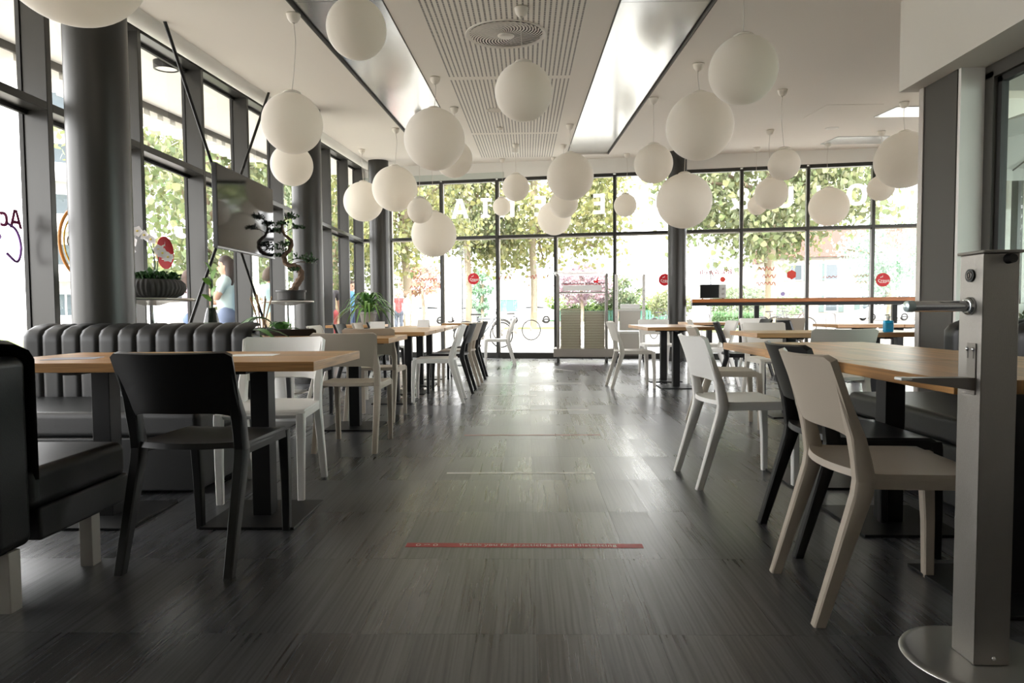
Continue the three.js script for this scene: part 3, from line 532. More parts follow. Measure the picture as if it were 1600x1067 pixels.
// leaf shapes
function leaf(l, w, bend = 0.3, n = 6, fold = 0.15) { return sheet((u, v) => { const s = Math.sin(Math.PI * Math.pow(v, 0.75)) * w * 0.5 + 0.0006, x = (u - 0.5) * 2 * s; return [x, l * v * Math.cos(bend * v) + fold * Math.abs(x), l * Math.sin(bend * v) * v * 0.6]; }, 2, n, 0.0008, 1.2); }
const green = [0x3c6b2a, 0x4f8434, 0x2f5a26, 0x6b9a3c].map((c) => PH(c, 0.6, { transmission: 0.25, thickness: 0 }));
const bark = S(0x6b5442, 0.85, { bumpMap: grainy, bumpScale: 0.004 });
{
  const by = 1.07, c = thing('plant_bowl', 'dark ribbed stone bowl planted with green moss, left pedestal table', 'planter', [-2.93, by, -5.17]);
  const bowl = lathe([[0, 0], [0.15, 0], [0.205, 0.03], [0.23, 0.075], [0.222, 0.115], [0.195, 0.145], [0.175, 0.142], [0.18, 0.12], [0, 0.115]], 240); const p = bowl.attributes.position;
  for (let i = 0; i < p.count; i++) { const x = p.getX(i), z = p.getZ(i), r = Math.hypot(x, z); if (r > 0.16 && p.getY(i) < 0.14) { const k = 1 + 0.022 * Math.cos(Math.atan2(z, x) * 40); p.setX(i, x * k); p.setZ(i, z * k); } } bowl.computeVertexNormals();
  part(c, 'bowl', bowl, S(0x3a3836, 0.7)); part(c, 'soil', cy(0.175, 0.175, 0.01, 32, 0, 0.125, 0), S(0x2a2019, 0.95));
  const lf = leaf(0.035, 0.02, 0.6, 3), gs = [], mm = new THREE.Matrix4(), q = new THREE.Quaternion(), im = new THREE.InstancedMesh(lf, green[0], 700); im.name = 'ground_cover'; im.userData.kind = 'stuff';
  for (let k = 0; k < 700; k++) { const a = rr(0, 6.28), r = 0.19 * Math.sqrt(rnd()); q.setFromEuler(new THREE.Euler(rr(-1.1, 1.1), rr(0, 6.28), rr(-1.1, 1.1))); mm.compose(V(Math.cos(a) * r, 0.13 + rr(0, 0.055), Math.sin(a) * r), q, V(1, 1, 1).multiplyScalar(rr(0.7, 1.4))); im.setMatrixAt(k, mm); im.setColorAt(k, new THREE.Color().setHSL(rr(0.24, 0.32), 0.5, rr(0.3, 0.6))); }
  c.add(finish(im));
  const o = thing('orchid', 'white orchid with drooping blossoms above the ribbed bowl', 'plant', [-2.95, by + 0.13, -5.2]);
  part(o, 'stem', tube([[0, 0, 0], [0.02, 0.15, 0], [0.0, 0.29, 0.02], [-0.05, 0.38, 0.03], [-0.13, 0.37, 0.04]], 0.004, 6), green[2]); part(o, 'stem', tube([[0.03, 0, 0.02], [0.05, 0.12, 0.02], [0.07, 0.2, 0.03], [0.12, 0.22, 0.04]], 0.0035, 6), green[2]); part(o, 'support_stick', tube([[0.015, 0, 0.01], [0.02, 0.3, 0.01]], 0.003, 5), M.iron);
  for (let k = 0; k < 4; k++) part(o, 'leaf', leaf(0.16, 0.05, 0.9), green[0], [0, 0, 0], [0.5, k * 1.6 + 0.4, 0]);
  const petalM = PH(0xf6f3f4, 0.6, { transmission: 0.25, thickness: 0 }), petal = sheet((u, v) => { const s = Math.sin(Math.PI * Math.pow(v, 0.7)) * 0.022 + 0.001; return [(u - 0.5) * 2 * s, 0.045 * v, 0.01 * v * v + 0.2 * ((u - 0.5) * 2 * s) ** 2]; }, 4, 5, 0.0008, 1.2);
  for (const [x, y, z] of [[-0.13, 0.36, 0.06], [-0.07, 0.39, 0.07], [-0.02, 0.36, 0.06], [-0.16, 0.3, 0.07], [-0.1, 0.31, 0.08], [0.03, 0.33, 0.06], [0.12, 0.22, 0.07], [0.08, 0.25, 0.06], [-0.14, 0.24, 0.06], [0.16, 0.19, 0.06]]) {
    const f = new THREE.Group(); f.name = 'blossom'; f.position.set(x, y, z); f.rotation.set(rr(-0.3, 0.3), rr(-0.2, 1.2), rr(-0.4, 0.4)); o.add(f);
    for (let k = 0; k < 5; k++) part(f, 'petal', petal, petalM, null, [0.25, 0, k * Math.PI * 2 / 5]); part(f, 'petal_lip', new THREE.SphereGeometry(0.008, 10, 8), S(0xe9d36b, 0.6), [0, 0, 0.01]);
  }
}
{
  const by = 1.09, t = thing('bonsai_tree', 'bonsai tree with twisted trunk in a dark oval tray', 'plant', [-2.8, by, -7.85]);
  part(t, 'tray', lathe([[0, 0], [0.15, 0], [0.165, 0.02], [0.165, 0.1], [0.178, 0.105], [0.178, 0.125], [0.155, 0.125], [0.15, 0.09], [0, 0.09]], 40), S(0x1d1b1a, 0.4)).scale.set(1, 1, 0.75);
  part(t, 'soil', cy(0.15, 0.15, 0.02, 32, 0, 0.1, 0), S(0x2b221b, 0.95)).scale.set(1, 1, 0.75);
  const path = [[0, 0.08, 0], [0.07, 0.2, 0], [0.13, 0.3, 0.01], [0.08, 0.4, 0.0], [-0.04, 0.43, 0.0], [-0.07, 0.53, 0.01], [0.0, 0.6, 0.02], [0.02, 0.7, 0], [-0.06, 0.78, 0], [-0.09, 0.87, 0.01], [-0.05, 0.96, 0.02]], cv = new THREE.CatmullRomCurve3(path.map((p) => V(...p))), N = 60;
  const g = new THREE.TubeGeometry(cv, N, 1, 9), P = g.attributes.position; for (let i = 0; i <= N; i++) { const c = cv.getPointAt(i / N), r = 0.038 * (1 - i / N) ** 0.8 + 0.006; for (let j = 0; j <= 9; j++) { const k = i * 10 + j, v = V(P.getX(k), P.getY(k), P.getZ(k)).sub(c).multiplyScalar(r * (1 + 0.18 * Math.sin(i * 1.7 + j * 2))); v.add(c); P.setXYZ(k, v.x, v.y, v.z); } } g.computeVertexNormals();
  part(t, 'trunk', g, bark);
  const lf = leaf(0.042, 0.024, 0.4, 3), pads = [[-0.14, 0.62, 0.02, 0.09], [-0.05, 0.66, 0, 0.06], [0.17, 0.5, 0.02, 0.1], [0.24, 0.46, 0.0, 0.07], [0.06, 0.36, 0.05, 0.05], [-0.1, 0.9, 0, 0.06], [-0.16, 0.82, 0, 0.06], [0.03, 0.98, 0, 0.07], [0.1, 0.86, 0, 0.06], [-0.12, 0.53, 0, 0.05]];
  for (const [x, y, z] of pads) { const a = cv.getPointAt(Math.min(0.98, Math.max(0.3, (y - 0.06) / 0.95))); part(t, 'branch', tube([[a.x, a.y, a.z], [(a.x + x) / 2, (a.y + y) / 2 + 0.02, z], [x, y - 0.01, z]], 0.005, 6), bark); }
  const n = 620, im = new THREE.InstancedMesh(lf, green[2], n); im.name = 'foliage'; im.userData.kind = 'stuff'; const mm = new THREE.Matrix4(), q = new THREE.Quaternion();
  for (let k = 0; k < n; k++) { const [x, y, z, r] = pads[k % pads.length], a = rr(0, 6.28), d = r * Math.sqrt(rnd()); q.setFromEuler(new THREE.Euler(rr(-1.2, 1.2), rr(0, 6.28), rr(-1.2, 1.2))); mm.compose(V(x + Math.cos(a) * d * 1.2, y + rr(-0.3, 0.45) * r, z + Math.sin(a) * d), q, V(1, 1, 1).multiplyScalar(rr(0.6, 1.1))); im.setMatrixAt(k, mm); im.setColorAt(k, new THREE.Color().setHSL(rr(0.25, 0.31), 0.4, rr(0.3, 0.55))); }
  t.add(finish(im));
}
function rosette(name, label, pos, n, l, w, up, mats, pot, droop) {
  const t = thing(name, label, 'plant', pos);
  if (pot) { part(t, 'pot', lathe([[0, 0], [pot[0] * 0.75, 0], [pot[0], pot[1]], [pot[0] + 0.012, pot[1]], [pot[0] + 0.012, pot[1] - 0.03], [pot[0] - 0.015, pot[1] - 0.03], [0, pot[1] - 0.04]], 32), pot[2]); }
  const y0 = pot ? pot[1] - 0.03 : 0;
  for (let k = 0; k < n; k++) { const a = k * 2.4 + rr(-0.2, 0.2), e = rr(up[0], up[1]), L = l * rr(0.75, 1.1), f = sheet((u, v) => { const s = Math.sin(Math.PI * Math.pow(Math.min(1, v * 0.97 + 0.03), 0.7)) * w / 2 + 0.001, x = (u - 0.5) * 2 * s, r = L * (v * Math.cos(e) + 0.25 * v * v), y = L * (v * Math.sin(e) * 1.25 - (droop || 0.62) * v * v * v); return [r * Math.sin(a) + x * Math.cos(a), y0 + y + 0.25 * Math.abs(x), r * Math.cos(a) - x * Math.sin(a)]; }, 2, 9, 0.001, 1.2); part(t, 'leaf', f, mats[k % mats.length]); }
  return t;
}
rosette('trailing_plant', 'bushy green dracaena with hanging strap leaves beside the far left column', [-2.55, TH, -10.6], 60, 0.6, 0.05, [0.45, 1.5], [green[1], green[3], green[0], green[3]], [0.13, 0.2, S(0x8b8a86, 0.6)], 0.98);
rosette('peace_lily', 'broad leaved plant in a white pot behind the right end of the tufted bench', [-2.12, 0.0, -4.7], 16, 0.42, 0.13, [0.3, 1.1], [green[0], green[2], green[1]], [0.15, 0.72, M.plasticWhite]);
rosette('pothos_plant', 'low pothos plant with round leaves in a white pot beside the black chair', [-2.42, 0.0, -6.5], 14, 0.22, 0.1, [0.2, 1.1], [green[0], green[1]], [0.13, 0.78, M.plasticWhite]);
{
  const v = thing('glass_vase', 'tall dark glass vase with a bamboo stalk by the window', 'vase', [-2.9, 0, -6.05]);
  part(v, 'vase', lathe([[0, 0], [0.07, 0], [0.085, 0.3], [0.09, 0.75], [0.05, 0.95], [0.035, 1.0], [0.03, 0.99], [0.045, 0.93], [0.08, 0.75], [0.075, 0.3], [0.06, 0.02], [0, 0.02]], 32), PH(0x1f2a22, 0.15, { transmission: 0.5, thickness: 0 }));
  part(v, 'stalk', rod([0, 0.05, 0], [0.01, 1.3, 0], 0.012, 10), S(0x2c3a22, 0.5)); for (let k = 0; k < 6; k++) part(v, 'leaf', leaf(0.16, 0.05, 0.7), green[3], [0.01, 1.05 + 0.05 * k, 0], [0.5, k * 2.2, 0.4]);
  const s = thing('twig_vase', 'pot with dry brown sticks behind the peace lily', 'vase', [-2.74, 0, -6.8]);
  part(s, 'pot', lathe([[0, 0], [0.08, 0], [0.1, 0.8], [0.09, 0.8], [0.07, 0.03], [0, 0.03]], 24), S(0x3a3632, 0.6)); for (let k = 0; k < 8; k++) { const a = k * 0.8; part(s, 'twig', tube([[0, 0.5, 0], [Math.cos(a) * 0.05, 0.9, Math.sin(a) * 0.05], [Math.cos(a) * 0.11, 1.1 + 0.02 * (k % 3), Math.sin(a) * 0.11]], 0.006, 6), S(0x8a6b4d, 0.8)); }
}
// ================================================================== small things on tables
function tent(x, z, turn, label) { const t = thing('menu_card', label, 'menu card', [x, TH, z], turn, 'white menu cards on tables'); for (const s of [1, -1]) part(t, 'card_face', bx(0.15, 0.1, 0.0015, 0, 0.048, s * 0.03), M.paper, null, [-s * 0.5 * 0.6, 0, 0]); return t; }
tent(-1.55, -6.85, 0.15, 'folded white menu card on the nearest table of the long left row'); tent(-1.3, -8.3, -0.1, 'folded white menu card further back on the long left row');
function sheetOn(x, z, turn, label, m = M.paper) { const t = thing('paper_sheet', label, 'paper', [x, TH, z], turn, 'papers on tables'); part(t, 'sheet', bx(0.21, 0.0012, 0.15, 0, 0.0008, 0), m); return t; }
sheetOn(-1.3, -3.12, 0.1, 'printed white paper lying on the front left table'); sheetOn(-2.05, -2.95, 0.3, 'grey paper placemat on the table between the benches', S(0x9b9aa6, 0.6)); sheetOn(-1.5, -5.35, 0, 'white paper lying on the second left table');
{
  const t = thing('sanitizer_bottle', 'clear pump bottle of blue hand gel on the pillar table', 'bottle', [3.06, TH, -5.72]);
  part(t, 'bottle', rb(0.075, 0.1, 0.05, 0.012, 0, 0.05, 0, 3), PH(0x35b9dd, 0.15, { transmission: 0.5, thickness: 0 })); part(t, 'neck', cy(0.014, 0.012, 0.02, 16, 0, 0.11, 0), M.plasticGrey); part(t, 'pump', merge([cy(0.02, 0.018, 0.018, 16, 0, 0.128, 0), bx(0.04, 0.012, 0.014, -0.012, 0.145, 0)]), S(0xcfd6cf, 0.4)); part(t, 'gel_label', bx(0.06, 0.05, 0.002, 0, 0.05, 0.026), S(0x2aa3cf, 0.5));
}
// ================================================================== counter with microwave along the street front
{
  const t = thing('bar_counter', 'long high oak counter with black apron along the street windows', 'counter', [5.6, 0, wallZ(5.6) + 0.52]); t.rotation.y = WB; const L = 5.15;
  part(t, 'counter_top', uvm(rb(L, 0.07, 0.42, 0.004, 0, 1.115, 0), 'x'), M.oakBar); part(t, 'apron', bx(L, 0.055, 0.34, 0, 1.05, 0), M.iron);
  for (const u of [-1.42, 0.9, 2.4]) part(t, 'post', rb(0.08, 1.02, 0.08, 0.003, u, 0.51, 0), M.iron); for (const u of [-1.42, 0.9, 2.4]) part(t, 'base_plate', rb(0.42, 0.012, 0.36, 0.002, u, 0.006, 0), M.iron);
  const m = thing('microwave_oven', 'small microwave with black door on the left end of the counter', 'microwave', [3.42, 1.15, wallZ(3.42) + 0.52]); m.rotation.y = WB;
  part(m, 'housing', rb(0.46, 0.255, 0.34, 0.01, 0, 0.138, 0), S(0xb8b7b4, 0.4, { metalness: 0.3 })); part(m, 'door', bx(0.33, 0.235, 0.012, -0.06, 0.138, 0.172), S(0x0c0c0e, 0.12)); part(m, 'handle', rb(0.018, 0.22, 0.02, 0.006, 0.11, 0.138, 0.185), M.steel); for (const y of [0.18, 0.09]) part(m, 'dial', cy(0.024, 0.022, 0.018, 24).rotateX(Math.PI / 2), M.steel, [0.175, y, 0.178]); for (const u of [-0.18, 0.18]) part(m, 'foot', cy(0.015, 0.015, 0.012, 12, u, 0.006, 0.1), M.rubber);
}
// ================================================================== tray trolley and crate rack
{
  const z = -12.3, X = 1.03, t = thing('tray_trolley', 'steel tray trolley with castors in front of the street door', 'trolley', [X, 0, z], WB * 0.5);
  part(t, 'base_tray', rb(1.08, 0.15, 0.6, 0.01, 0, 0.19, 0), S(0xa39d95, 0.45, { metalness: 0.3 }));
  for (const [u, w] of [[-0.46, 0.3], [-0.46, -0.28], [0.42, 0.3], [0.42, -0.28]]) { part(t, 'upright', rb(0.035, 1.35, 0.035, 0.004, u, 0.94, w > 0 ? 0.26 : -0.26), M.steel); const c = part(t, 'castor', cy(0.055, 0.055, 0.035, 24).rotateZ(Math.PI / 2), S(0x4a4a4a, 0.5), [u, 0.055, w * 0.8]); part(c, 'castor_fork', bx(0.05, 0.07, 0.03, 0, 0.04, 0), M.chrome); }
  part(t, 'top_shelf', rb(0.86, 0.02, 0.5, 0.004, 0, 1.28, 0), M.steel); part(t, 'shelf_guard', bx(0.8, 0.012, 0.012, 0, 1.44, 0.25), M.steelDark); part(t, 'top_cover', rb(1.0, 0.05, 0.58, 0.015, -0.02, 1.63, 0), PH(0xffffff, 0.3, { transmission: 0.6, thickness: 0 }));
  part(t, 'shelf_sign', bx(0.7, 0.1, 0.006, -0.02, 1.36, 0.25), M.paper); part(t, 'sign_stripe', bx(0.66, 0.012, 0.002, -0.02, 1.425, 0.254), S(0xb5493f, 0.5));
  const tray = (() => { const s = new THREE.Shape(); const w = 0.36, d = 0.46, r = 0.04; s.moveTo(-w / 2 + r, -d / 2); s.lineTo(w / 2 - r, -d / 2); s.quadraticCurveTo(w / 2, -d / 2, w / 2, -d / 2 + r); s.lineTo(w / 2, d / 2 - r); s.quadraticCurveTo(w / 2, d / 2, w / 2 - r, d / 2); s.lineTo(-w / 2 + r, d / 2); s.quadraticCurveTo(-w / 2, d / 2, -w / 2, d / 2 - r); s.lineTo(-w / 2, -d / 2 + r); s.quadraticCurveTo(-w / 2, -d / 2, -w / 2 + r, -d / 2); return new THREE.ExtrudeGeometry(s, { depth: 0.012, bevelEnabled: true, bevelSize: 0.006, bevelThickness: 0.004, bevelSegments: 1, curveSegments: 3 }).rotateX(-Math.PI / 2); })();
  const tm = [S(0xb8b19c, 0.5), S(0xa8a18d, 0.5)];
  const stack = (u, n, label, group) => { for (let k = 0; k < n; k++) { const o = thing('cafeteria_tray', k === n - 1 ? 'topmost tray, ' + label : k === 0 ? 'lowest tray, ' + label : label, 'tray', [X + u + rr(-0.003, 0.003), 0.27 + k * 0.0235, z + 0.0 + rr(-0.003, 0.003)], WB * 0.5, group); part(o, 'tray_shell', tray, tm[k % 2]); } };
  stack(-0.23, 31, 'olive grey tray in the taller left stack on the trolley', 'left tray stack'); stack(0.2, 29, 'olive grey tray in the lower right stack on the trolley', 'right tray stack');
  const r = thing('crate_rack', 'white rack with punched uprights right of the tray trolley', 'rack', [1.91, 0, -12.45], WB);
  for (const u of [-0.25, 0.25]) for (const w of [-0.2, 0.2]) { part(r, 'upright', rb(0.05, 1.5, 0.04, 0.004, u, 0.86, w), S(0xe3e1dc, 0.5)); part(r, 'castor', cy(0.05, 0.05, 0.03, 20).rotateZ(Math.PI / 2), S(0x4a4a4a, 0.5), [u, 0.05, w]); }
  for (let k = 0; k < 7; k++) for (const u of [-0.25, 0.25]) part(r, 'slot', bx(0.012, 0.012, 0.004, u, 0.35 + 0.16 * k, 0.221), M.dark);
  part(r, 'base_shelf', rb(0.56, 0.05, 0.46, 0.006, 0, 0.14, 0), M.steelDark);
  for (const [y, l] of [[0.166, 'lower white plastic crate in the rack beside the trays'], [0.58, 'upper white plastic crate in the rack beside the trays']]) { const c = thing('plastic_crate', l, 'crate', [1.91, y, -12.45], WB); part(c, 'bin', merge([bx(0.38, 0.36, 0.34, 0, 0.18, 0)]), M.plasticGrey); part(c, 'rim', rb(0.43, 0.035, 0.38, 0.008, 0, 0.375, 0), M.plasticWhite); }
  const lid = thing('shallow_bin', 'shallow white plastic bin on top of the upper crate', 'bin', [1.91, 0.975, -12.45], WB); part(lid, 'bin_shell', rb(0.36, 0.09, 0.32, 0.015, 0, 0.045, 0), S(0xf2f2ef, 0.5));
}
// ================================================================== stickers and writing on the glass
function decal(name, label, cat, p, face, build) { const t = thing(name, label, cat, p); t.rotation.y = face; build(t); return t; }
const disc = (r, n = 40) => cy(r, r, 0.0015, n).rotateX(Math.PI / 2);
function redSticker(label, p, face, r) { decal('round_sticker', label, 'sticker', p, face, (t) => { part(t, 'disc', disc(r), M.red); part(t, 'logo_text', text('Crous', r * 0.42, 0.001, font), M.signWhite, [r * 0.12, -r * 0.12, 0.001]); part(t, 'underline', bx(r * 0.9, r * 0.07, 0.001), M.signWhite, [0, -r * 0.42, 0.001]); part(t, 'bird_mark', merge([new THREE.CircleGeometry(r * 0.16, 3).scale(1.5, 0.5, 1).rotateZ(0.5).translate(-r * 0.25, r * 0.4, 0.001), new THREE.CircleGeometry(r * 0.14, 3).scale(1.6, 0.4, 1).rotateZ(1.4).translate(-r * 0.05, r * 0.5, 0.001)]), M.signWhite, [0, 0, 0.001]); }); }
redSticker('red round sticker on the street window, left of the aisle', wb(-1.1, 1.62, -0.0), WB, 0.118); redSticker('red round sticker half hidden by the far column', wb(2.68, 1.54, -0.0), WB, 0.118); redSticker('red round sticker on the far right street window pane', wb(6.55, 1.48, -0.0), WB, 0.125);
redSticker('red oval looking sticker on the left window behind the orchid', [XG + 0.012, 1.55, -6.52], Math.PI / 2, 0.16);
decal('hexagon_sticker', 'red hexagonal sticker on the right street window', 'sticker', wb(4.98, 1.6), WB, (t) => part(t, 'hexagon', disc(0.09, 6), S(0xe04535, 0.5)));
decal('dot_sticker', 'small red dot sticker below the red handwriting', 'sticker', wb(3.75, 1.53), WB, (t) => part(t, 'dot', disc(0.052), S(0xe04535, 0.5)));
decal('dot_sticker', 'small lilac dot sticker on the right street window', 'sticker', wb(4.83, 1.24), WB, (t) => part(t, 'dot', disc(0.04), M.lilac));
const mirrored = (g) => g.scale(-1, 1, 1);
function scribble(label, p, face, lines, m, size) { decal('glass_writing', label, 'writing', p, face, (t) => lines.forEach(([s, dx, dy], k) => { const g = text(s, size, 0.001, font); g.scale(-1, 1, 1); const ix = g.index; if (!ix) { const q = g.attributes.position.array, nn = g.attributes.normal.array; for (let i = 0; i < q.length; i += 9) for (let c = 0; c < 3; c++) { [q[i + 3 + c], q[i + 6 + c]] = [q[i + 6 + c], q[i + 3 + c]]; [nn[i + 3 + c], nn[i + 6 + c]] = [nn[i + 6 + c], nn[i + 3 + c]]; } } part(t, 'line_of_writing', g, m, [dx, dy, 0]); })); }
scribble('red mirrored handwriting above the microwave on the street window', wb(3.62, 1.66), WB, [['Bik Ayreli', 0, 0]], M.inkRed, 0.095);
// illegible handwriting: one wavering pen stroke per word
function scrawl(label, p, words, m, r = 0.007) { decal('glass_writing', label, 'writing', p, WB, (t) => words.forEach(([x, y, l, h]) => { const n = Math.round(l / 0.035), pts = []; for (let k = 0; k <= n; k++) pts.push([x - l / 2 + l * k / n + rr(-0.008, 0.008), y + (k % 2 ? 1 : -1) * h * rr(0.25, 0.5), 0]); part(t, 'pen_stroke', tube(pts, r, 5, pts.length * 4), m); })); }
scrawl('faint red scrawl in three lines right of the microwave', wb(4.5, 1.55), [[0.02, 0.17, 0.3, 0.09], [0.08, 0.03, 0.24, 0.08], [0.02, -0.11, 0.36, 0.08]], S(0xcf5a4c, 0.6));
scrawl('red scrawled line of handwriting on the street pane left of the door', wb(-0.05, 1.62), [[-0.33, 0.02, 0.5, 0.1], [0.3, 0.02, 0.5, 0.1], [-0.1, -0.16, 0.4, 0.08], [0.42, -0.17, 0.22, 0.08]], M.inkRed);
scrawl('red scrawled word on the far left street pane', wb(-2.0, 1.62), [[0, 0, 0.42, 0.1], [-0.2, -0.16, 0.5, 0.07]], M.inkRed);
scrawl('faint red scrawl above the right end of the counter', wb(5.95, 1.5), [[-0.3, 0.05, 0.24, 0.05], [0.22, 0.06, 0.3, 0.06], [0.24, -0.06, 0.2, 0.05]], S(0xd98076, 0.6), 0.005);
decal('bird_sticker', 'small red bird shaped sticker behind the trolley', 'sticker', wb(1.37, 1.53), WB, (t) => part(t, 'bird', merge([new THREE.CircleGeometry(0.1, 3).scale(1.2, 0.3, 1).rotateZ(0.2), new THREE.CircleGeometry(0.09, 3).scale(1.3, 0.3, 1).rotateZ(1.2).translate(0.02, 0.03, 0), new THREE.CircleGeometry(0.07, 3).scale(1.3, 0.3, 1).rotateZ(-0.7).translate(0.03, -0.03, 0)]), M.red));
{
  // purple writing on the nearest left pane
  const face = Math.PI / 2;
  scribble('magenta mirrored handwriting on the nearest left window pane', [XG + 0.012, 1.62, -4.48], face, [['Acid', 0, 0]], M.magenta, 0.13);
  decal('glass_writing', 'big purple mirrored letter C on the nearest left pane', 'writing', [XG + 0.012, 1.42, -4.54], face, (t) => { part(t, 'stroke', tube([[-0.02, 0.16, 0], [0.06, 0.12, 0], [0.1, 0.0, 0], [0.06, -0.1, 0], [-0.03, -0.05, 0]], 0.009, 6), M.purple); part(t, 'ring_stroke', new THREE.TorusGeometry(0.02, 0.005, 6, 20), M.purple, [-0.1, 0.06, 0]); part(t, 'stroke', tube([[-0.18, 0.03, 0], [-0.16, -0.05, 0], [-0.17, -0.1, 0]], 0.008, 6), M.purple); });
  decal('window_medallion', 'round ornamental window sticker with orange rim next to the near column', 'sticker', [XG + 0.012, 1.52, -5.32], face, (t) => { part(t, 'rim', new THREE.TorusGeometry(0.29, 0.012, 8, 56), S(0xc97f35, 0.5)); part(t, 'inner_ring', new THREE.TorusGeometry(0.24, 0.006, 8, 48), S(0xcfa23a, 0.5)); for (let k = 0; k < 8; k++) part(t, 'ornament', new THREE.TorusGeometry(0.05, 0.005, 6, 20), S(0x5b4a39, 0.6), [Math.cos(k * 0.785) * 0.15, Math.sin(k * 0.785) * 0.15, 0]); });
}
// ================================================================== outside
{
  const G = struct('ground_outside', 'pale paved square and street outside the windows', 'pavement');
  const pav = tex(256, 256, (() => { const a = NZ(90, 90, 41), b = NZ(12, 12, 42); return (u, v) => { const k = 0.58 + 0.07 * (a(u, v) - 0.5) + 0.1 * (b(u, v) - 0.5); return [k, k * 0.985, k * 0.95]; }; })(), true, 0.3, 0.3);
  const g = uvm(bx(190, 0.1, 150, 0, -0.09, -35), 'z'); part(G, 'paving', g, S(0xffffff, 0.9, { map: pav }));
  part(G, 'road', bx(190, 0.02, 12, 0, -0.035, -56), S(0x6a6865, 0.9)); part(G, 'kerb', bx(190, 0.08, 0.25, 0, -0.01, -49.8), S(0xb5b2aa, 0.8));
  const lawn = (x, z, w, d) => part(G, 'lawn', bx(w, 0.02, d, x, -0.025, z), S(0x7d9448, 0.95, { bumpMap: grainy, bumpScale: 0.02 })); lawn(0.6, -38.5, 4, 3.6); lawn(10.7, -31, 5, 4); lawn(-16, -24, 12, 16); lawn(9, -63.5, 16, 2);
}
// ---- canopy over the left hand walkway
{
  const C = struct('canopy_outside', 'pale walkway canopy with slatted edge outside the left windows', 'canopy'); C.position.set(0, 3.46, 0); C.rotation.x = SLOPE;
  part(C, 'soffit', bx(2.15, 0.1, 20, -4.66, 0.05, -7.5), M.white); part(C, 'edge_rail', bx(0.03, 0.09, 20, -5.62, -0.045, -7.5), M.charcoal);
  for (let k = 0; k < 44; k++) part(C, 'slat', bx(0.55, 0.2, 0.16, -5.93, -0.06 + 0.0 * k, 1.2 - k * 0.36), M.white);
  part(C, 'upper_slab', bx(2.9, 0.15, 20, -5.0, 0.22, -7.5), M.white);
  const l = thing('canopy_light', 'round black rimmed light under the canopy outside the left windows', 'ceiling light', [-4.3, 3.46 + 0.062 * 8, -8]); l.rotation.x = SLOPE; part(l, 'rim', lathe([[0.12, -0.0], [0.14, 0], [0.14, -0.09], [0.12, -0.09]], 36), M.iron); part(l, 'diffuser', cy(0.12, 0.12, 0.02, 36, 0, -0.07, 0), M.paper);
}
// ---- trees
const leafG = (() => { const s = [[0, 0], [0.5, 0.28], [0.36, 0.62], [0, 1], [-0.36, 0.62], [-0.5, 0.28]], p = [], n = []; for (const [a, b] of [[0, 1], [1, 2], [2, 3], [3, 4], [4, 5], [5, 0]]) for (const [x, y] of [[0, 0.5], s[a], s[b]]) { p.push(x, y, -0.18 * (x * x + (y - 0.5) ** 2)); } const g = new THREE.BufferGeometry(); g.setAttribute('position', new THREE.Float32BufferAttribute(p, 3)); g.computeVertexNormals(); g.setAttribute('uv', new THREE.Float32BufferAttribute(new Float32Array(p.length / 3 * 2), 2)); return g; })();
const leafM = PH(0xffffff, 0.95, { transmission: 0.45, thickness: 0 });
function foliage(parent, n, size, place, hue, name = 'foliage') {
  const im = new THREE.InstancedMesh(leafG, leafM, n), mm = new THREE.Matrix4(), q = new THREE.Quaternion(); im.name = name; im.userData.kind = 'stuff';
  for (let k = 0; k < n; k++) { const p = place(k); q.setFromEuler(new THREE.Euler(rr(-1.6, 1.6), rr(0, 6.28), rr(-1.6, 1.6))); mm.compose(p, q, V(1, 1, 1).multiplyScalar(size * rr(0.6, 1.3))); im.setMatrixAt(k, mm); im.setColorAt(k, new THREE.Color().setHSL(hue[0] + rr(-1, 1) * hue[1], hue[2] * rr(0.8, 1.15), hue[3] * rr(0.65, 1.3))); }
  parent.add(finish(im)); return im;
}
function tree(label, x, z, cyy, rx, ry, n, size, hue, trunkR, clumps = 46) {
  const t = thing('street_tree', label, 'tree', [x, -0.03, z], 0, 'trees outside'), low = cyy - ry * 0.4;
  part(t, 'trunk', tube([[0, 0, 0], [0.05, low * 0.4, 0.03], [-0.05, low * 0.8, 0], [0, low + 0.3, 0], [0.1, cyy + ry * 0.3, 0]], trunkR, 10, 16), S(0xa89a86, 0.9, { bumpMap: grainy, bumpScale: 0.02 }));
  const cs = []; for (let k = 0; k < clumps; k++) { const a = rr(0, 6.28), u = rr(-1, 1), r = Math.cbrt(rr(0.15, 1)), s = Math.sqrt(1 - u * u); cs.push(V(Math.cos(a) * s * r * rx, cyy + u * r * ry, Math.sin(a) * s * r * rx * 0.9)); }
  for (let k = 0; k < 9; k++) { const c = cs[k * 4 % cs.length]; part(t, 'branch', tube([[0, low * 0.9, 0], [c.x * 0.4, (low + c.y) / 2 + 0.3, c.z * 0.4], [c.x, c.y, c.z]], trunkR * 0.28, 6), S(0x7d6f5f, 0.9)); }
  const cr = Math.min(rx, ry) * 0.36, g3 = () => (rnd() + rnd() + rnd() - 1.5) / 1.5;
  foliage(t, n, size, (k) => { const c = cs[k % cs.length]; return V(c.x + g3() * cr * 1.5, c.y + g3() * cr * 1.1, c.z + g3() * cr * 1.5); }, hue, 'crown'); return t;
}
const PL = [0.212, 0.035, 0.38, 0.175], GR = [0.255, 0.04, 0.33, 0.175], YL = [0.18, 0.03, 0.46, 0.205];
tree('broad plane tree with thick trunk outside the right street windows', 10.8, -30, 6.8, 4.7, 3.7, 15000, 0.25, PL, 0.26, 80);
tree('yellow green plane tree outside the middle of the street front', 0.35, -38, 7.4, 5.4, 4.0, 15000, 0.26, YL, 0.2, 80);
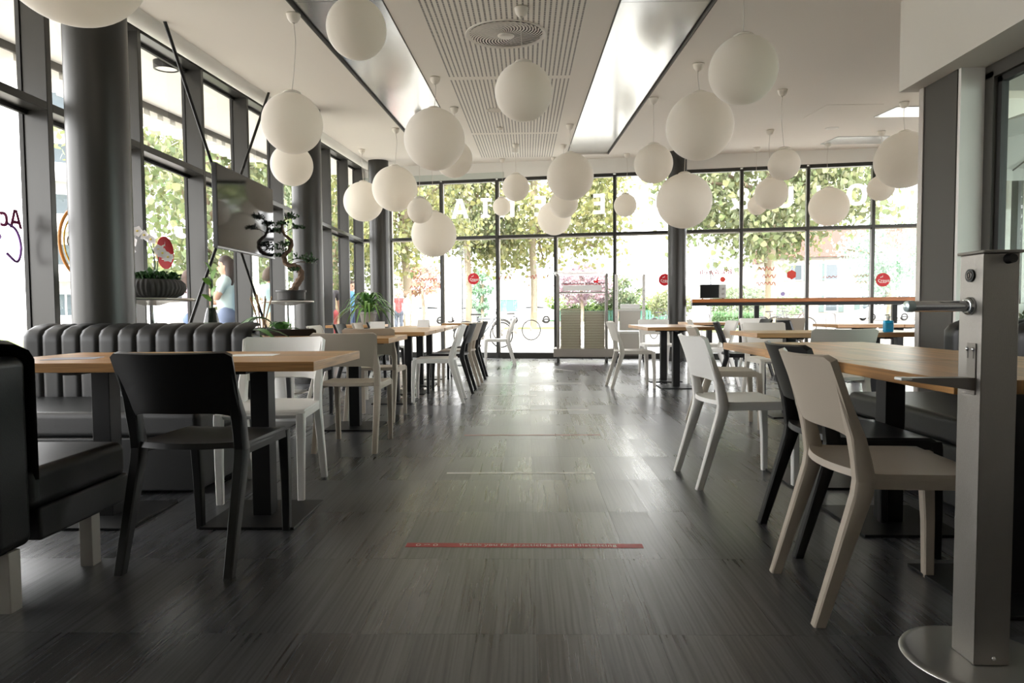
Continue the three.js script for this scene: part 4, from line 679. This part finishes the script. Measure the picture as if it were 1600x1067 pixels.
tree('leafy tree near the far left street panes', -4.9, -27, 5.6, 2.9, 3.0, 8000, 0.2, YL, 0.16);
tree('tall green tree behind the letter A and I', -3.2, -36, 7.4, 3.3, 3.6, 8500, 0.24, PL, 0.18);
tree('dense green tree outside the left windows behind the orchid', -9.6, -19.5, 4.6, 2.9, 3.6, 7500, 0.19, PL, 0.2);
tree('green tree outside the left windows beside the television', -11.6, -27, 5.2, 3.4, 4.0, 8000, 0.2, GR, 0.2);
tree('tree seen between the far left mullions', -10.4, -36, 6.0, 3.6, 4.4, 8000, 0.22, PL, 0.2);
tree('blue green cedar beside the house at the right', 22.5, -42, 4.6, 2.6, 3.2, 7000, 0.17, [0.38, 0.03, 0.2, 0.38], 0.2);
tree('pale tree above the hedge, far away right of the trolley', 8.3, -62, 2.7, 2.4, 1.4, 2200, 0.26, GR, 0.15);
tree('small tree with reddish leaves near the parked cars', -6.9, -44, 3.1, 1.7, 1.0, 2200, 0.18, [0.06, 0.06, 0.35, 0.4], 0.12);
tree('purple leaved ornamental tree behind the hedge', 4.9, -60, 3.4, 2.6, 1.9, 3000, 0.26, [0.95, 0.04, 0.16, 0.34], 0.15);
tree('slim dark cypress behind the parked white cars', 5.7 - 9.5, -56, 2.6, 0.9, 2.2, 2200, 0.2, [0.36, 0.04, 0.25, 0.3], 0.12);
function shrub(label, x, z, rx, ry, n, size, hue) { const t = thing('shrub', label, 'shrub', [x, -0.03, z], 0, 'shrubs outside'); part(t, 'stem', rod([0, 0, 0], [0, ry, 0], 0.05, 8), bark); foliage(t, n, size, () => { const a = rr(0, 6.28), u = rr(-0.7, 1), r = Math.cbrt(rr(0.2, 1)), s = Math.sqrt(1 - u * u); return V(Math.cos(a) * s * r * rx, ry * (1 + u * r), Math.sin(a) * s * r * rx); }, hue); }
shrub('green rounded shrub seen above the microwave', 14.8, -46, 2.3, 1.3, 3000, 0.2, GR); shrub('grey green shrub right of the microwave', 17.6, -48, 2.0, 1.3, 2600, 0.2, [0.28, 0.04, 0.2, 0.4]); shrub('bushy shrub at the right end of the hedge', 12.2, -57, 1.8, 1.3, 2200, 0.22, PL);
{
  const h = thing('clipped_hedge', 'long clipped green hedge across the street behind the trolley', 'hedge', [8.2, -0.03, -64]); part(h, 'hedge_core', bx(13, 1.5, 0.9, 0, 0.75, 0), S(0x3d5a26, 0.95)); foliage(h, 6000, 0.2, () => V(rr(-6.6, 6.6), rr(0.5, 2.35), rr(0.2, 0.7)), [0.24, 0.03, 0.42, 0.42]);
  const l = thing('clipped_hedge', 'low dark green hedge seen under the counter', 'hedge', [11.6, -0.03, -36]); part(l, 'hedge_core', bx(3.4, 0.6, 0.7, 0, 0.3, 0), S(0x3d5a26, 0.95)); foliage(l, 2500, 0.11, () => V(rr(-1.8, 1.8), rr(0.1, 0.85), rr(-0.1, 0.45)), [0.3, 0.03, 0.35, 0.33]);
  const f = thing('street_fence', 'teal green picket fence before the hedge', 'fence', [8.0, 0, -62.4]); for (let k = 0; k < 48; k++) part(f, 'picket', bx(0.2, 0.95, 0.03, -6.3 + k * 0.27, 0.5, 0), S(0x4f7f6e, 0.7)); for (const y of [0.25, 0.85]) part(f, 'rail', bx(13, 0.08, 0.05, 0, y, -0.04), S(0x4f7f6e, 0.7)); for (const x of [-6.4, 0, 6.4]) part(f, 'post', bx(0.1, 1.1, 0.1, x, 0.5, -0.06), S(0x4f7f6e, 0.7));
}
// ---- houses
function house(name, label, pos, turn, w, h, d, roofH, wallM, roofM, cols, rows, flat) {
  const t = thing(name, label, 'building', pos, turn); part(t, 'wall', bx(w, h, d, 0, h / 2, 0), wallM);
  if (!flat) { const s = new THREE.Shape(); s.moveTo(-d / 2 - 0.4, 0); s.lineTo(d / 2 + 0.4, 0); s.lineTo(0, roofH); s.closePath(); part(t, 'roof', new THREE.ExtrudeGeometry(s, { depth: w + 0.8, bevelEnabled: false }).translate(0, 0, -w / 2 - 0.4).rotateY(Math.PI / 2), roofM, [0, h, 0]); part(t, 'chimney', bx(0.7, 1.6, 0.7, w * 0.28, h + roofH * 0.75, 0), wallM); }
  else part(t, 'roof', bx(w + 0.3, 0.3, d + 0.3, 0, h + 0.15, 0), roofM);
  for (let r = 0; r < rows; r++) for (let c = 0; c < cols; c++) { const x = -w / 2 + (c + 0.5) * w / cols, y = (r + 0.52) * h / rows; const f = part(t, 'window', bx(1.15, 1.5, 0.1, x, y, d / 2 + 0.02), M.plasticWhite); part(f, 'window_pane', bx(0.95, 1.3, 0.04, x, y, d / 2 + 0.07), S(0x39444a, 0.4)); for (const s of [-1, 1]) part(f, 'shutter', bx(0.45, 1.5, 0.06, x + s * 0.82, y, d / 2 + 0.03), S(0x50605f, 0.7)); if (flat) part(f, 'balcony', bx(w / cols * 0.85, 0.9, 0.9, x, y - 1.0, d / 2 + 0.45), S(0xd8dadc, 0.7)); }
  return t;
}
house('town_house', 'white house with reddish tiled roof outside the right street windows', [30.5, -0.03, -64], -0.12, 15, 5.6, 9, 3.0, S(0x8d8880, 0.85), S(0x5c342b, 0.85), 5, 2);
house('apartment_block', 'white apartment block with balconies far outside the left windows', [-26.4, -0.03, -39.5], 0.62, 4.4, 17, 3, 0, S(0xa5a4a1, 0.85), S(0x8a8883, 0.85), 2, 6, true);
// ---- cars
function car(label, x, z, turn, colour) {
  const t = thing('parked_car', label, 'car', [x, -0.03, z], turn, 'parked cars'), paint = S(colour, 0.25, { metalness: 0.1 }), L = 4.2;
  const s = new THREE.Shape(); [[-2.1, 0.3], [-2.1, 0.62], [-1.98, 0.78], [-1.05, 0.93], [-0.4, 1.36], [0.2, 1.44], [1.1, 1.4], [1.75, 1.05], [2.05, 0.98], [2.1, 0.5], [2.08, 0.3]].forEach(([a, b], i) => (i ? s.lineTo(a, b) : s.moveTo(a, b)));
  s.lineTo(1.62, 0.3); s.absarc(1.28, 0.3, 0.34, 0, Math.PI, false); s.lineTo(-0.94, 0.3); s.absarc(-1.28, 0.3, 0.34, 0, Math.PI, false); s.closePath();
  const g = new THREE.ExtrudeGeometry(s, { depth: 1.5, bevelEnabled: true, bevelSize: 0.06, bevelThickness: 0.08, bevelSegments: 3, curveSegments: 8 }).translate(0, 0, -0.75), P = g.attributes.position; for (let i = 0; i < P.count; i++) { const y = P.getY(i); if (y > 0.93) P.setZ(i, P.getZ(i) * (1 - 0.3 * (y - 0.93))); } g.computeVertexNormals(); part(t, 'body', g, paint);
  const gm = S(0x1b2024, 0.45), win = (pts) => { const w = new THREE.Shape(); pts.forEach(([a, b], i) => (i ? w.lineTo(a, b) : w.moveTo(a, b))); return new THREE.ExtrudeGeometry(w, { depth: 1.52, bevelEnabled: false }).translate(0, 0, -0.76); };
  part(t, 'side_window', win([[-0.85, 0.98], [-0.32, 1.3], [0.2, 1.36], [0.2, 0.98]]), gm); part(t, 'side_window', win([[0.28, 0.98], [0.28, 1.36], [1.02, 1.32], [1.4, 1.0]]), gm);
  part(t, 'windscreen', new THREE.PlaneGeometry(1.15, 0.62).rotateY(-Math.PI / 2), gm, [-0.76, 1.17, 0], [0, 0, -0.97]); part(t, 'rear_window', new THREE.PlaneGeometry(1.1, 0.5).rotateY(Math.PI / 2), gm, [1.49, 1.26, 0], [0, 0, 0.82]);
  for (const wx of [-1.28, 1.28]) for (const wz of [-0.72, 0.72]) { const w = part(t, 'wheel', new THREE.TorusGeometry(0.235, 0.085, 10, 24), M.rubber, [wx, 0.32, wz]); part(w, 'rim', cy(0.18, 0.18, 0.13, 20).rotateX(Math.PI / 2), S(0x9a9da0, 0.3, { metalness: 0.7 })); for (let k = 0; k < 5; k++) part(w, 'spoke', bx(0.035, 0.17, 0.15, 0, 0.09, 0).rotateZ(k * 1.2566), S(0xc9cbcd, 0.3, { metalness: 0.7 })); }
  for (const wz of [-0.55, 0.55]) { part(t, 'headlamp', rb(0.1, 0.14, 0.3, 0.03, -2.08, 0.68, wz), S(0xdde4e8, 0.1)); part(t, 'tail_lamp', rb(0.1, 0.2, 0.22, 0.03, 2.06, 0.82, wz * 1.1), S(0x9c1f22, 0.2)); }
  part(t, 'bumper', bx(4.2, 0.1, 1.6, 0, 0.32, 0), S(0x2b2c2d, 0.6)); return t;
}
car('white parked car behind the two people at the far left street pane', -8.1, -52, 0.12, 0xf1f1ef); car('white hatchback parked below the red round sticker', -5.4, -58, 0.05, 0xf3f3f1); car('white parked car left of the trolley behind the tree trunk', 0.2, -54, 0.03, 0xe9eaea);
car('dark blue parked car seen under the counter', 20.2, -60, 0.1, 0x2a3442); car('white car with red tail lamp outside the left windows', -9.5, -16.2, -0.75, 0xf1f1ef); car('silver car at the right of the street', 29, -55, 0.0, 0xb9bcc0);
// ---- bicycles and street furniture
function bike(label, x, z, turn, colour) {
  const t = thing('bicycle', label, 'bicycle', [x, -0.03, z], turn, 'parked bicycles'), m = S(colour, 0.4), k = S(0x2a2a2a, 0.6);
  for (const s of [-0.52, 0.52]) { const w = part(t, 'wheel', new THREE.TorusGeometry(0.33, 0.018, 8, 36), M.rubber, [s, 0.35, 0]); part(w, 'spokes', merge([...Array(12)].map((_, i) => bx(0.004, 0.64, 0.004).rotateZ(i * Math.PI / 12))), M.steel); part(w, 'hub', cy(0.03, 0.03, 0.09, 12).rotateX(Math.PI / 2), M.steel); }
  part(t, 'frame', merge([rod([-0.08, 0.32, 0], [0.36, 0.82, 0], 0.018), rod([-0.08, 0.32, 0], [-0.2, 0.86, 0], 0.016), rod([-0.18, 0.78, 0], [0.34, 0.78, 0], 0.016), rod([-0.52, 0.35, 0], [-0.08, 0.32, 0], 0.011), rod([-0.52, 0.35, 0], [-0.18, 0.78, 0], 0.01)]), m);
  part(t, 'fork', rod([0.52, 0.35, 0], [0.35, 0.98, 0], 0.014), m); part(t, 'handlebar', tube([[0.28, 1.02, -0.28], [0.36, 1.02, -0.1], [0.36, 1.02, 0.1], [0.28, 1.02, 0.28]], 0.012, 8), k); part(t, 'saddle', rb(0.26, 0.05, 0.14, 0.02, -0.22, 0.9, 0), k); part(t, 'crank', merge([cy(0.09, 0.09, 0.01, 20).rotateX(Math.PI / 2).translate(-0.08, 0.32, 0.03), rod([-0.08, 0.32, 0.05], [0.03, 0.2, 0.05], 0.009)]), M.steel); part(t, 'mudguard', new THREE.TorusGeometry(0.37, 0.02, 6, 18, 2.2), k, [-0.52, 0.35, 0], [0, 0, 0.6]); return t;
}
bike('dark bicycle leaning right of the counter post', 9.0, -24.5, 0.35, 0x2b2b31); bike('second dark bicycle beside it, seen under the counter', 9.9, -25.2, -0.4, 0x3c2f33); bike('grey bicycle behind the chairs of the long left row', -1.15, -17.5, 0.5, 0x70757a); bike('bicycle behind the far column', 4.6, -23, 0.9, 0x53585c); bike('bicycle with a green box, left of the trolley', -0.35, -22, 0.4, 0x8a8f94);
{ const b = thing('delivery_box', 'green delivery box on the bicycle left of the trolley', 'box', [-0.62, 0.93, -22], 0.4); part(b, 'box_body', rb(0.5, 0.38, 0.4, 0.02, 0, 0.19, 0), S(0x55c07a, 0.6)); part(b, 'lid_flap', rb(0.51, 0.03, 0.41, 0.01, 0, 0.385, 0), S(0x4aae6d, 0.6)); }
function hoop(label, x, z, turn) { const t = thing('bike_hoop', label, 'bike stand', [x, -0.03, z], turn, 'steel bike stands'); part(t, 'hoop', tube([[-0.25, 0, 0], [-0.25, 0.7, 0], [-0.2, 0.82, 0], [0.2, 0.82, 0], [0.25, 0.7, 0], [0.25, 0, 0]], 0.03, 10), S(0x77777a, 0.4, { metalness: 0.6 })); }
hoop('steel bike stand seen under the middle of the counter', 9.7, -21.5, 0.6); hoop('steel bike stand by the left end of the counter', 5.6, -21, 0.8);
{ const l = thing('street_sign', 'thin pole with a small blue sign left of the microwave', 'sign post', [8.2, -0.03, -30]); part(l, 'pole', rod([0, 0, 0], [0, 3.2, 0], 0.035, 10), S(0x5a5c5f, 0.5)); part(l, 'sign_plate', bx(0.5, 0.14, 0.02, 0.1, 2.05, 0.03), S(0x4a62a0, 0.5)); part(l, 'sign_plate', bx(0.4, 0.5, 0.02, 0.05, 3.0, 0.03), S(0x9aa2a8, 0.5));
  const p = thing('street_lamp', 'slim grey lamp post outside the left street panes', 'lamp post', [-3.9, -0.03, -40]); part(p, 'pole', rod([0, 0, 0], [0, 5.2, 0], 0.06, 12, 0.04), S(0x6a6c6f, 0.5)); part(p, 'lamp_head', rb(0.5, 0.1, 0.2, 0.03, 0.2, 5.2, 0), S(0x6a6c6f, 0.5));
  const r = thing('street_railing', 'pale metal railing outside the nearest left pane', 'railing', [-8.4, -0.03, -9.4], 0.55); part(r, 'rail', bx(5, 0.05, 0.05, 0, 1.35, 0), S(0xd0d0cc, 0.5)); part(r, 'rail', bx(5, 0.05, 0.05, 0, 0.2, 0), S(0xd0d0cc, 0.5)); for (let k = 0; k < 26; k++) part(r, 'baluster', bx(0.025, 1.15, 0.025, -2.45 + k * 0.196, 0.775, 0), S(0xd0d0cc, 0.5)); }
// ---- terrace on the right
{
  const u = thing('patio_umbrella', 'pale grey patio umbrella on the terrace outside the right window', 'umbrella', [6.1, -0.03, -6.9]); part(u, 'pole', rod([0, 0, 0], [0, 3.35, 0], 0.03, 12), M.steel); part(u, 'base', cy(0.35, 0.3, 0.1, 32, 0, 0.05, 0), M.charcoal);
  const n = 8; for (let k = 0; k < n; k++) { const a = k / n * 6.2832, b = (k + 1) / n * 6.2832; part(u, 'canopy_panel', sheet((s, v) => { const A = a + (b - a) * s, sag = 1 - 0.05 * Math.sin(Math.PI * s), r = 1.7 * v * sag; return [Math.cos(A) * r, 3.35 - 0.62 * Math.pow(v, 0.9) - 0.04 * Math.sin(Math.PI * s) * v, Math.sin(A) * r]; }, 6, 6, 0.004, 1.0), PH(0xe4e4e2, 0.8, { transmission: 0.2, thickness: 0 })); part(u, 'rib', rod([0, 3.3, 0], [Math.cos(a) * 1.68, 2.7, Math.sin(a) * 1.68], 0.01, 6), M.steel); part(u, 'valance', sheet((s, v) => { const A = a + (b - a) * s; return [Math.cos(A) * 1.68, 2.73 - 0.16 * v, Math.sin(A) * 1.68]; }, 3, 1, 0.003), PH(0xdcdcda, 0.8, { transmission: 0.2, thickness: 0 })); }
  for (const [x, z, l] of [[6.6, -8.45, 'leafy shrub in the terrace bed under the wing windows'], [5.6, -8.6, 'second shrub on the terrace next to the wing corner']]) shrub(l, x, z, 0.45, 0.55, 900, 0.11, GR);
}
// ================================================================== people outside
function person(label, pos, turn, o) {
  const t = thing('person', label, 'person', pos, turn), h = o.height || 1.7, k = h / 1.7;
  const skin = [0.56, 0.34, 0.24], C = { skin, top: o.top, legs: o.legs, shoe: [0.05, 0.05, 0.05] };
  const bones = [], B = (a, b, ra, rb2, c) => bones.push({ a: V(...a).multiplyScalar(k), b: V(...b).multiplyScalar(k), ra: ra * k, rb: rb2 * k, c });
  const hw = o.female ? 0.15 : 0.175, sl = o.sleeve === undefined ? 0.5 : o.sleeve;
  B([0, 1.47, 0], [0, 1.56, 0.01], 0.052, 0.05, 'skin'); B([0, 1.6, 0.012], [0, 1.66, 0.02], 0.078, 0.084, 'skin'); B([0, 1.545, 0.05], [0, 1.56, 0.06], 0.04, 0.042, 'skin'); B([0, 1.605, 0.09], [0, 1.59, 0.115], 0.012, 0.016, 'skin');
  for (const s of [-1, 1]) B([s * 0.08, 1.6, 0.0], [s * 0.083, 1.62, -0.005], 0.016, 0.02, 'skin');
  B([0, 0.98, 0], [0, 1.18, 0.01], o.female ? 0.125 : 0.135, 0.125, 'top'); B([0, 1.18, 0.01], [0, 1.36, 0], 0.13, 0.14, 'top'); B([-hw + 0.02, 1.41, -0.01], [hw - 0.02, 1.41, -0.01], 0.075, 0.075, 'top'); B([-0.07, 0.93, 0], [0.07, 0.93, 0], 0.125, 0.125, 'legs');
  const hands = [];
  for (const s of [-1, 1]) {
    const A = s < 0 ? o.armL : o.armR, sh = [s * (hw + 0.015), 1.41, -0.01], el = [sh[0] + s * A[0], sh[1] - A[1], sh[2] + A[2]], wr = [el[0] + A[3] * s, el[1] - A[4], el[2] + A[5]];
    const m = [sh[0] + (el[0] - sh[0]) * sl, sh[1] + (el[1] - sh[1]) * sl, sh[2] + (el[2] - sh[2]) * sl];
    B(sh, m, 0.056, 0.05, 'top'); B(m, el, 0.046, 0.04, sl >= 1 ? 'top' : 'skin'); B(el, wr, 0.04, 0.027, o.long ? 'top' : 'skin'); hands.push([s, el, wr]);
    B([s * 0.085, 0.9, 0], [s * 0.095, 0.5, 0.02], 0.092, 0.062, 'legs'); B([s * 0.095, 0.5, 0.02], [s * 0.1, 0.1, -0.015], 0.058, 0.04, o.shorts ? 'skin' : 'legs'); B([s * 0.1, 0.045, -0.03], [s * 0.11, 0.035, 0.13], 0.04, 0.032, 'shoe');
  }
  for (const [s, el, wr] of hands) { // palm and five fingers, slightly curled
    const d = V(...wr).sub(V(...el)).normalize(), side = V(0, 0, 1).sub(d.clone().multiplyScalar(d.z)).normalize(), nrm = d.clone().cross(side), W = V(...wr), at = (f, g, c) => W.clone().addScaledVector(d, f).addScaledVector(side, g).addScaledVector(nrm, c * s).toArray();
    B(at(0.01, 0, 0), at(0.075, 0, 0), 0.028, 0.034, 'skin');
    [[-0.03, 0.062], [-0.01, 0.075], [0.011, 0.07], [0.03, 0.055]].forEach(([g, l]) => { B(at(0.085, g, 0), at(0.085 + l * 0.55, g * 1.15, 0.012), 0.0105, 0.0095, 'skin'); B(at(0.085 + l * 0.55, g * 1.15, 0.012), at(0.085 + l * 0.95, g * 1.2, 0.035), 0.0095, 0.008, 'skin'); });
    B(at(0.03, 0.03, 0.005), at(0.07, 0.058, 0.02), 0.013, 0.0115, 'skin'); B(at(0.07, 0.058, 0.02), at(0.095, 0.06, 0.035), 0.0115, 0.0095, 'skin');
  }
  const seg = (p, b) => { const ax = b.b.x - b.a.x, ay = b.b.y - b.a.y, az = b.b.z - b.a.z, px = p[0] - b.a.x, py = p[1] - b.a.y, pz = p[2] - b.a.z; let u = (px * ax + py * ay + pz * az) / (ax * ax + ay * ay + az * az + 1e-9); u = u < 0 ? 0 : u > 1 ? 1 : u; return Math.hypot(px - ax * u, py - ay * u, pz - az * u) - (b.ra + (b.rb - b.ra) * u); };
  function surface(list, lo, hi, n, kk) {
    const mc = new MarchingCubes(n, leafM, false, false, 90000); mc.isolation = 0; const f = mc.field, p = [0, 0, 0];
    for (let z = 0; z < n; z++) for (let y = 0; y < n; y++) for (let x = 0; x < n; x++) { p[0] = lo[0] + (hi[0] - lo[0]) * (x / n); p[1] = lo[1] + (hi[1] - lo[1]) * (y / n); p[2] = lo[2] + (hi[2] - lo[2]) * (z / n); let d = 1e3; for (const b of list) { const e = seg(p, b); if (e > d + kk) continue; const q = Math.max(kk - Math.abs(d - e), 0) / kk; d = Math.min(d, e) - q * q * kk * 0.25; } f[x + y * n + z * n * n] = -d; }
    mc.update(); const c = mc.count, P = mc.positionArray.slice(0, c * 3); for (let i = 0; i < c; i++) for (let j = 0; j < 3; j++) P[3 * i + j] = lo[j] + (hi[j] - lo[j]) * (P[3 * i + j] + 1) / 2;
    let g = new THREE.BufferGeometry(); g.setAttribute('position', new THREE.BufferAttribute(P, 3)); g = BGU.mergeVertices(g, 1e-4); g.computeVertexNormals();
    // normals outwards
    const N = g.attributes.normal, Q = g.attributes.position; let sgn = 0; for (let i = 0; i < Q.count; i += 97) { const a = [Q.getX(i), Q.getY(i), Q.getZ(i)], b = a.map((v, j) => v + 0.01 * [N.getX(i), N.getY(i), N.getZ(i)][j]); let da = 1e3, db = 1e3; for (const e of list) { da = Math.min(da, seg(a, e)); db = Math.min(db, seg(b, e)); } sgn += db > da ? 1 : -1; }
    if (sgn < 0) { const ix = g.index.array; for (let i = 0; i < ix.length; i += 3) [ix[i], ix[i + 1]] = [ix[i + 1], ix[i]]; g.computeVertexNormals(); }
    return g;
  }
  const g = surface(bones, [-0.46, -0.01, -0.3], [0.46, 1.86, 0.46], 100, 0.03), Q = g.attributes.position, col = new Float32Array(Q.count * 3), p = [0, 0, 0];
  for (let i = 0; i < Q.count; i++) { p[0] = Q.getX(i); p[1] = Q.getY(i); p[2] = Q.getZ(i); let best = 1e3, c = 'skin'; for (const b of bones) { const e = seg(p, b); if (e < best) { best = e; c = b.c; } } let v = C[c]; if (c === 'skin' && p[1] > 1.5 * k && p[2] > 0.07 * k) { const yy = p[1] / k, xx = Math.abs(p[0]) / k; if (Math.abs(yy - 1.625) < 0.012 && xx > 0.02 && xx < 0.05) v = [0.05, 0.03, 0.02]; else if (Math.abs(yy - 1.553) < 0.008 && xx < 0.025) v = [0.4, 0.12, 0.1]; } col.set(v, i * 3); }
  g.setAttribute('color', new THREE.BufferAttribute(col, 3)); g.setAttribute('uv', new THREE.Float32BufferAttribute(new Float32Array(Q.count * 2), 2)); part(t, 'body', g, S(0xffffff, 0.8, { vertexColors: true }));
  bones.length = 0; B([0, 1.655, -0.02], [0, 1.69, 0.01], 0.1, 0.088, 'h'); B([0, 1.6, -0.06], [0, 1.6, -0.06], 0.08, 0.07, 'h'); if (o.hair === 'long') { for (const s of [-1, 1]) B([s * 0.06, 1.62, -0.05], [s * 0.08, 1.38, -0.06], 0.055, 0.05, 'h'); B([0, 1.6, -0.07], [0, 1.36, -0.1], 0.07, 0.06, 'h'); } if (o.hair === 'bun') B([0, 1.72, -0.09], [0, 1.73, -0.1], 0.05, 0.045, 'h');
  const hg = surface(bones, [-0.2, 1.15, -0.25], [0.2, 1.86, 0.15], 44, 0.03); hg.setAttribute('uv', new THREE.Float32BufferAttribute(new Float32Array(hg.attributes.position.count * 2), 2)); const hm = S(0xffffff, 0.7); hm.color.setRGB(...o.hairColor); part(t, 'hair', hg, hm);
  if (o.bag) part(t, 'backpack', rb(0.28, 0.4, 0.14, 0.05, 0, 1.2, -0.22, 3), S(o.bag, 0.8));
  return t;
}
const bent = [0.05, 0.24, 0.06, -0.08, -0.02, 0.22], down = [0.04, 0.27, -0.02, 0.01, 0.24, 0.05], hold = [0.04, 0.22, 0.1, -0.1, -0.12, 0.16];
person('person with brown hair, lilac tank top and jeans outside behind the orchid', [-5.25, -0.03, -10.3], 2.2, { height: 1.62, female: true, top: [0.5, 0.42, 0.5], legs: [0.07, 0.11, 0.2], sleeve: 0.15, hair: 'long', hairColor: [0.06, 0.032, 0.02], armL: bent, armR: bent });
person('person in pale turquoise T-shirt with folded arms below the television', [-4.25, -0.03, -9.35], -1.35, { height: 1.72, female: true, top: [0.55, 0.68, 0.68], legs: [0.16, 0.2, 0.3], sleeve: 0.6, hair: 'long', hairColor: [0.05, 0.035, 0.03], armL: bent, armR: hold, bag: 0x8fb0cc });
person('person with dark hair standing behind the turquoise shirt', [-4.9, -0.03, -11.1], 0.6, { height: 1.68, top: [0.04, 0.045, 0.05], legs: [0.05, 0.06, 0.09], hair: 'long', hairColor: [0.02, 0.016, 0.014], armL: down, armR: down });
person('person in light teal top and beige trousers behind the bonsai', [-4.15, -0.03, -10.7], 2.6, { height: 1.66, top: [0.42, 0.58, 0.58], legs: [0.5, 0.42, 0.3], hair: 'short', hairColor: [0.1, 0.07, 0.05], armL: down, armR: bent });
person('person in dark top and red trousers seen between the left mullions', [-4.6, -0.03, -15.4], 0.4, { height: 1.72, top: [0.06, 0.055, 0.06], legs: [0.35, 0.06, 0.06], hair: 'short', hairColor: [0.03, 0.02, 0.018], armL: hold, armR: down });
person('person in blue T-shirt beside the bushy plant', [-4.6, -0.03, -17.3], 1.2, { height: 1.74, top: [0.1, 0.27, 0.5], legs: [0.05, 0.08, 0.16], hair: 'short', hairColor: [0.05, 0.03, 0.02], armL: down, armR: bent });
person('person in red T-shirt outside the far left street pane', [-4.95, -0.03, -25.5], 0.3, { height: 1.74, top: [0.62, 0.08, 0.08], legs: [0.12, 0.14, 0.18], hair: 'short', hairColor: [0.3, 0.26, 0.22], armL: down, armR: down });
person('person in white T-shirt with grey skirt next to the red T-shirt', [-4.55, -0.03, -25.1], 1.9, { height: 1.7, female: true, top: [0.72, 0.74, 0.74], legs: [0.32, 0.32, 0.3], hair: 'bun', hairColor: [0.13, 0.09, 0.06], armL: hold, armR: down });
renderer.render(scene, camera);
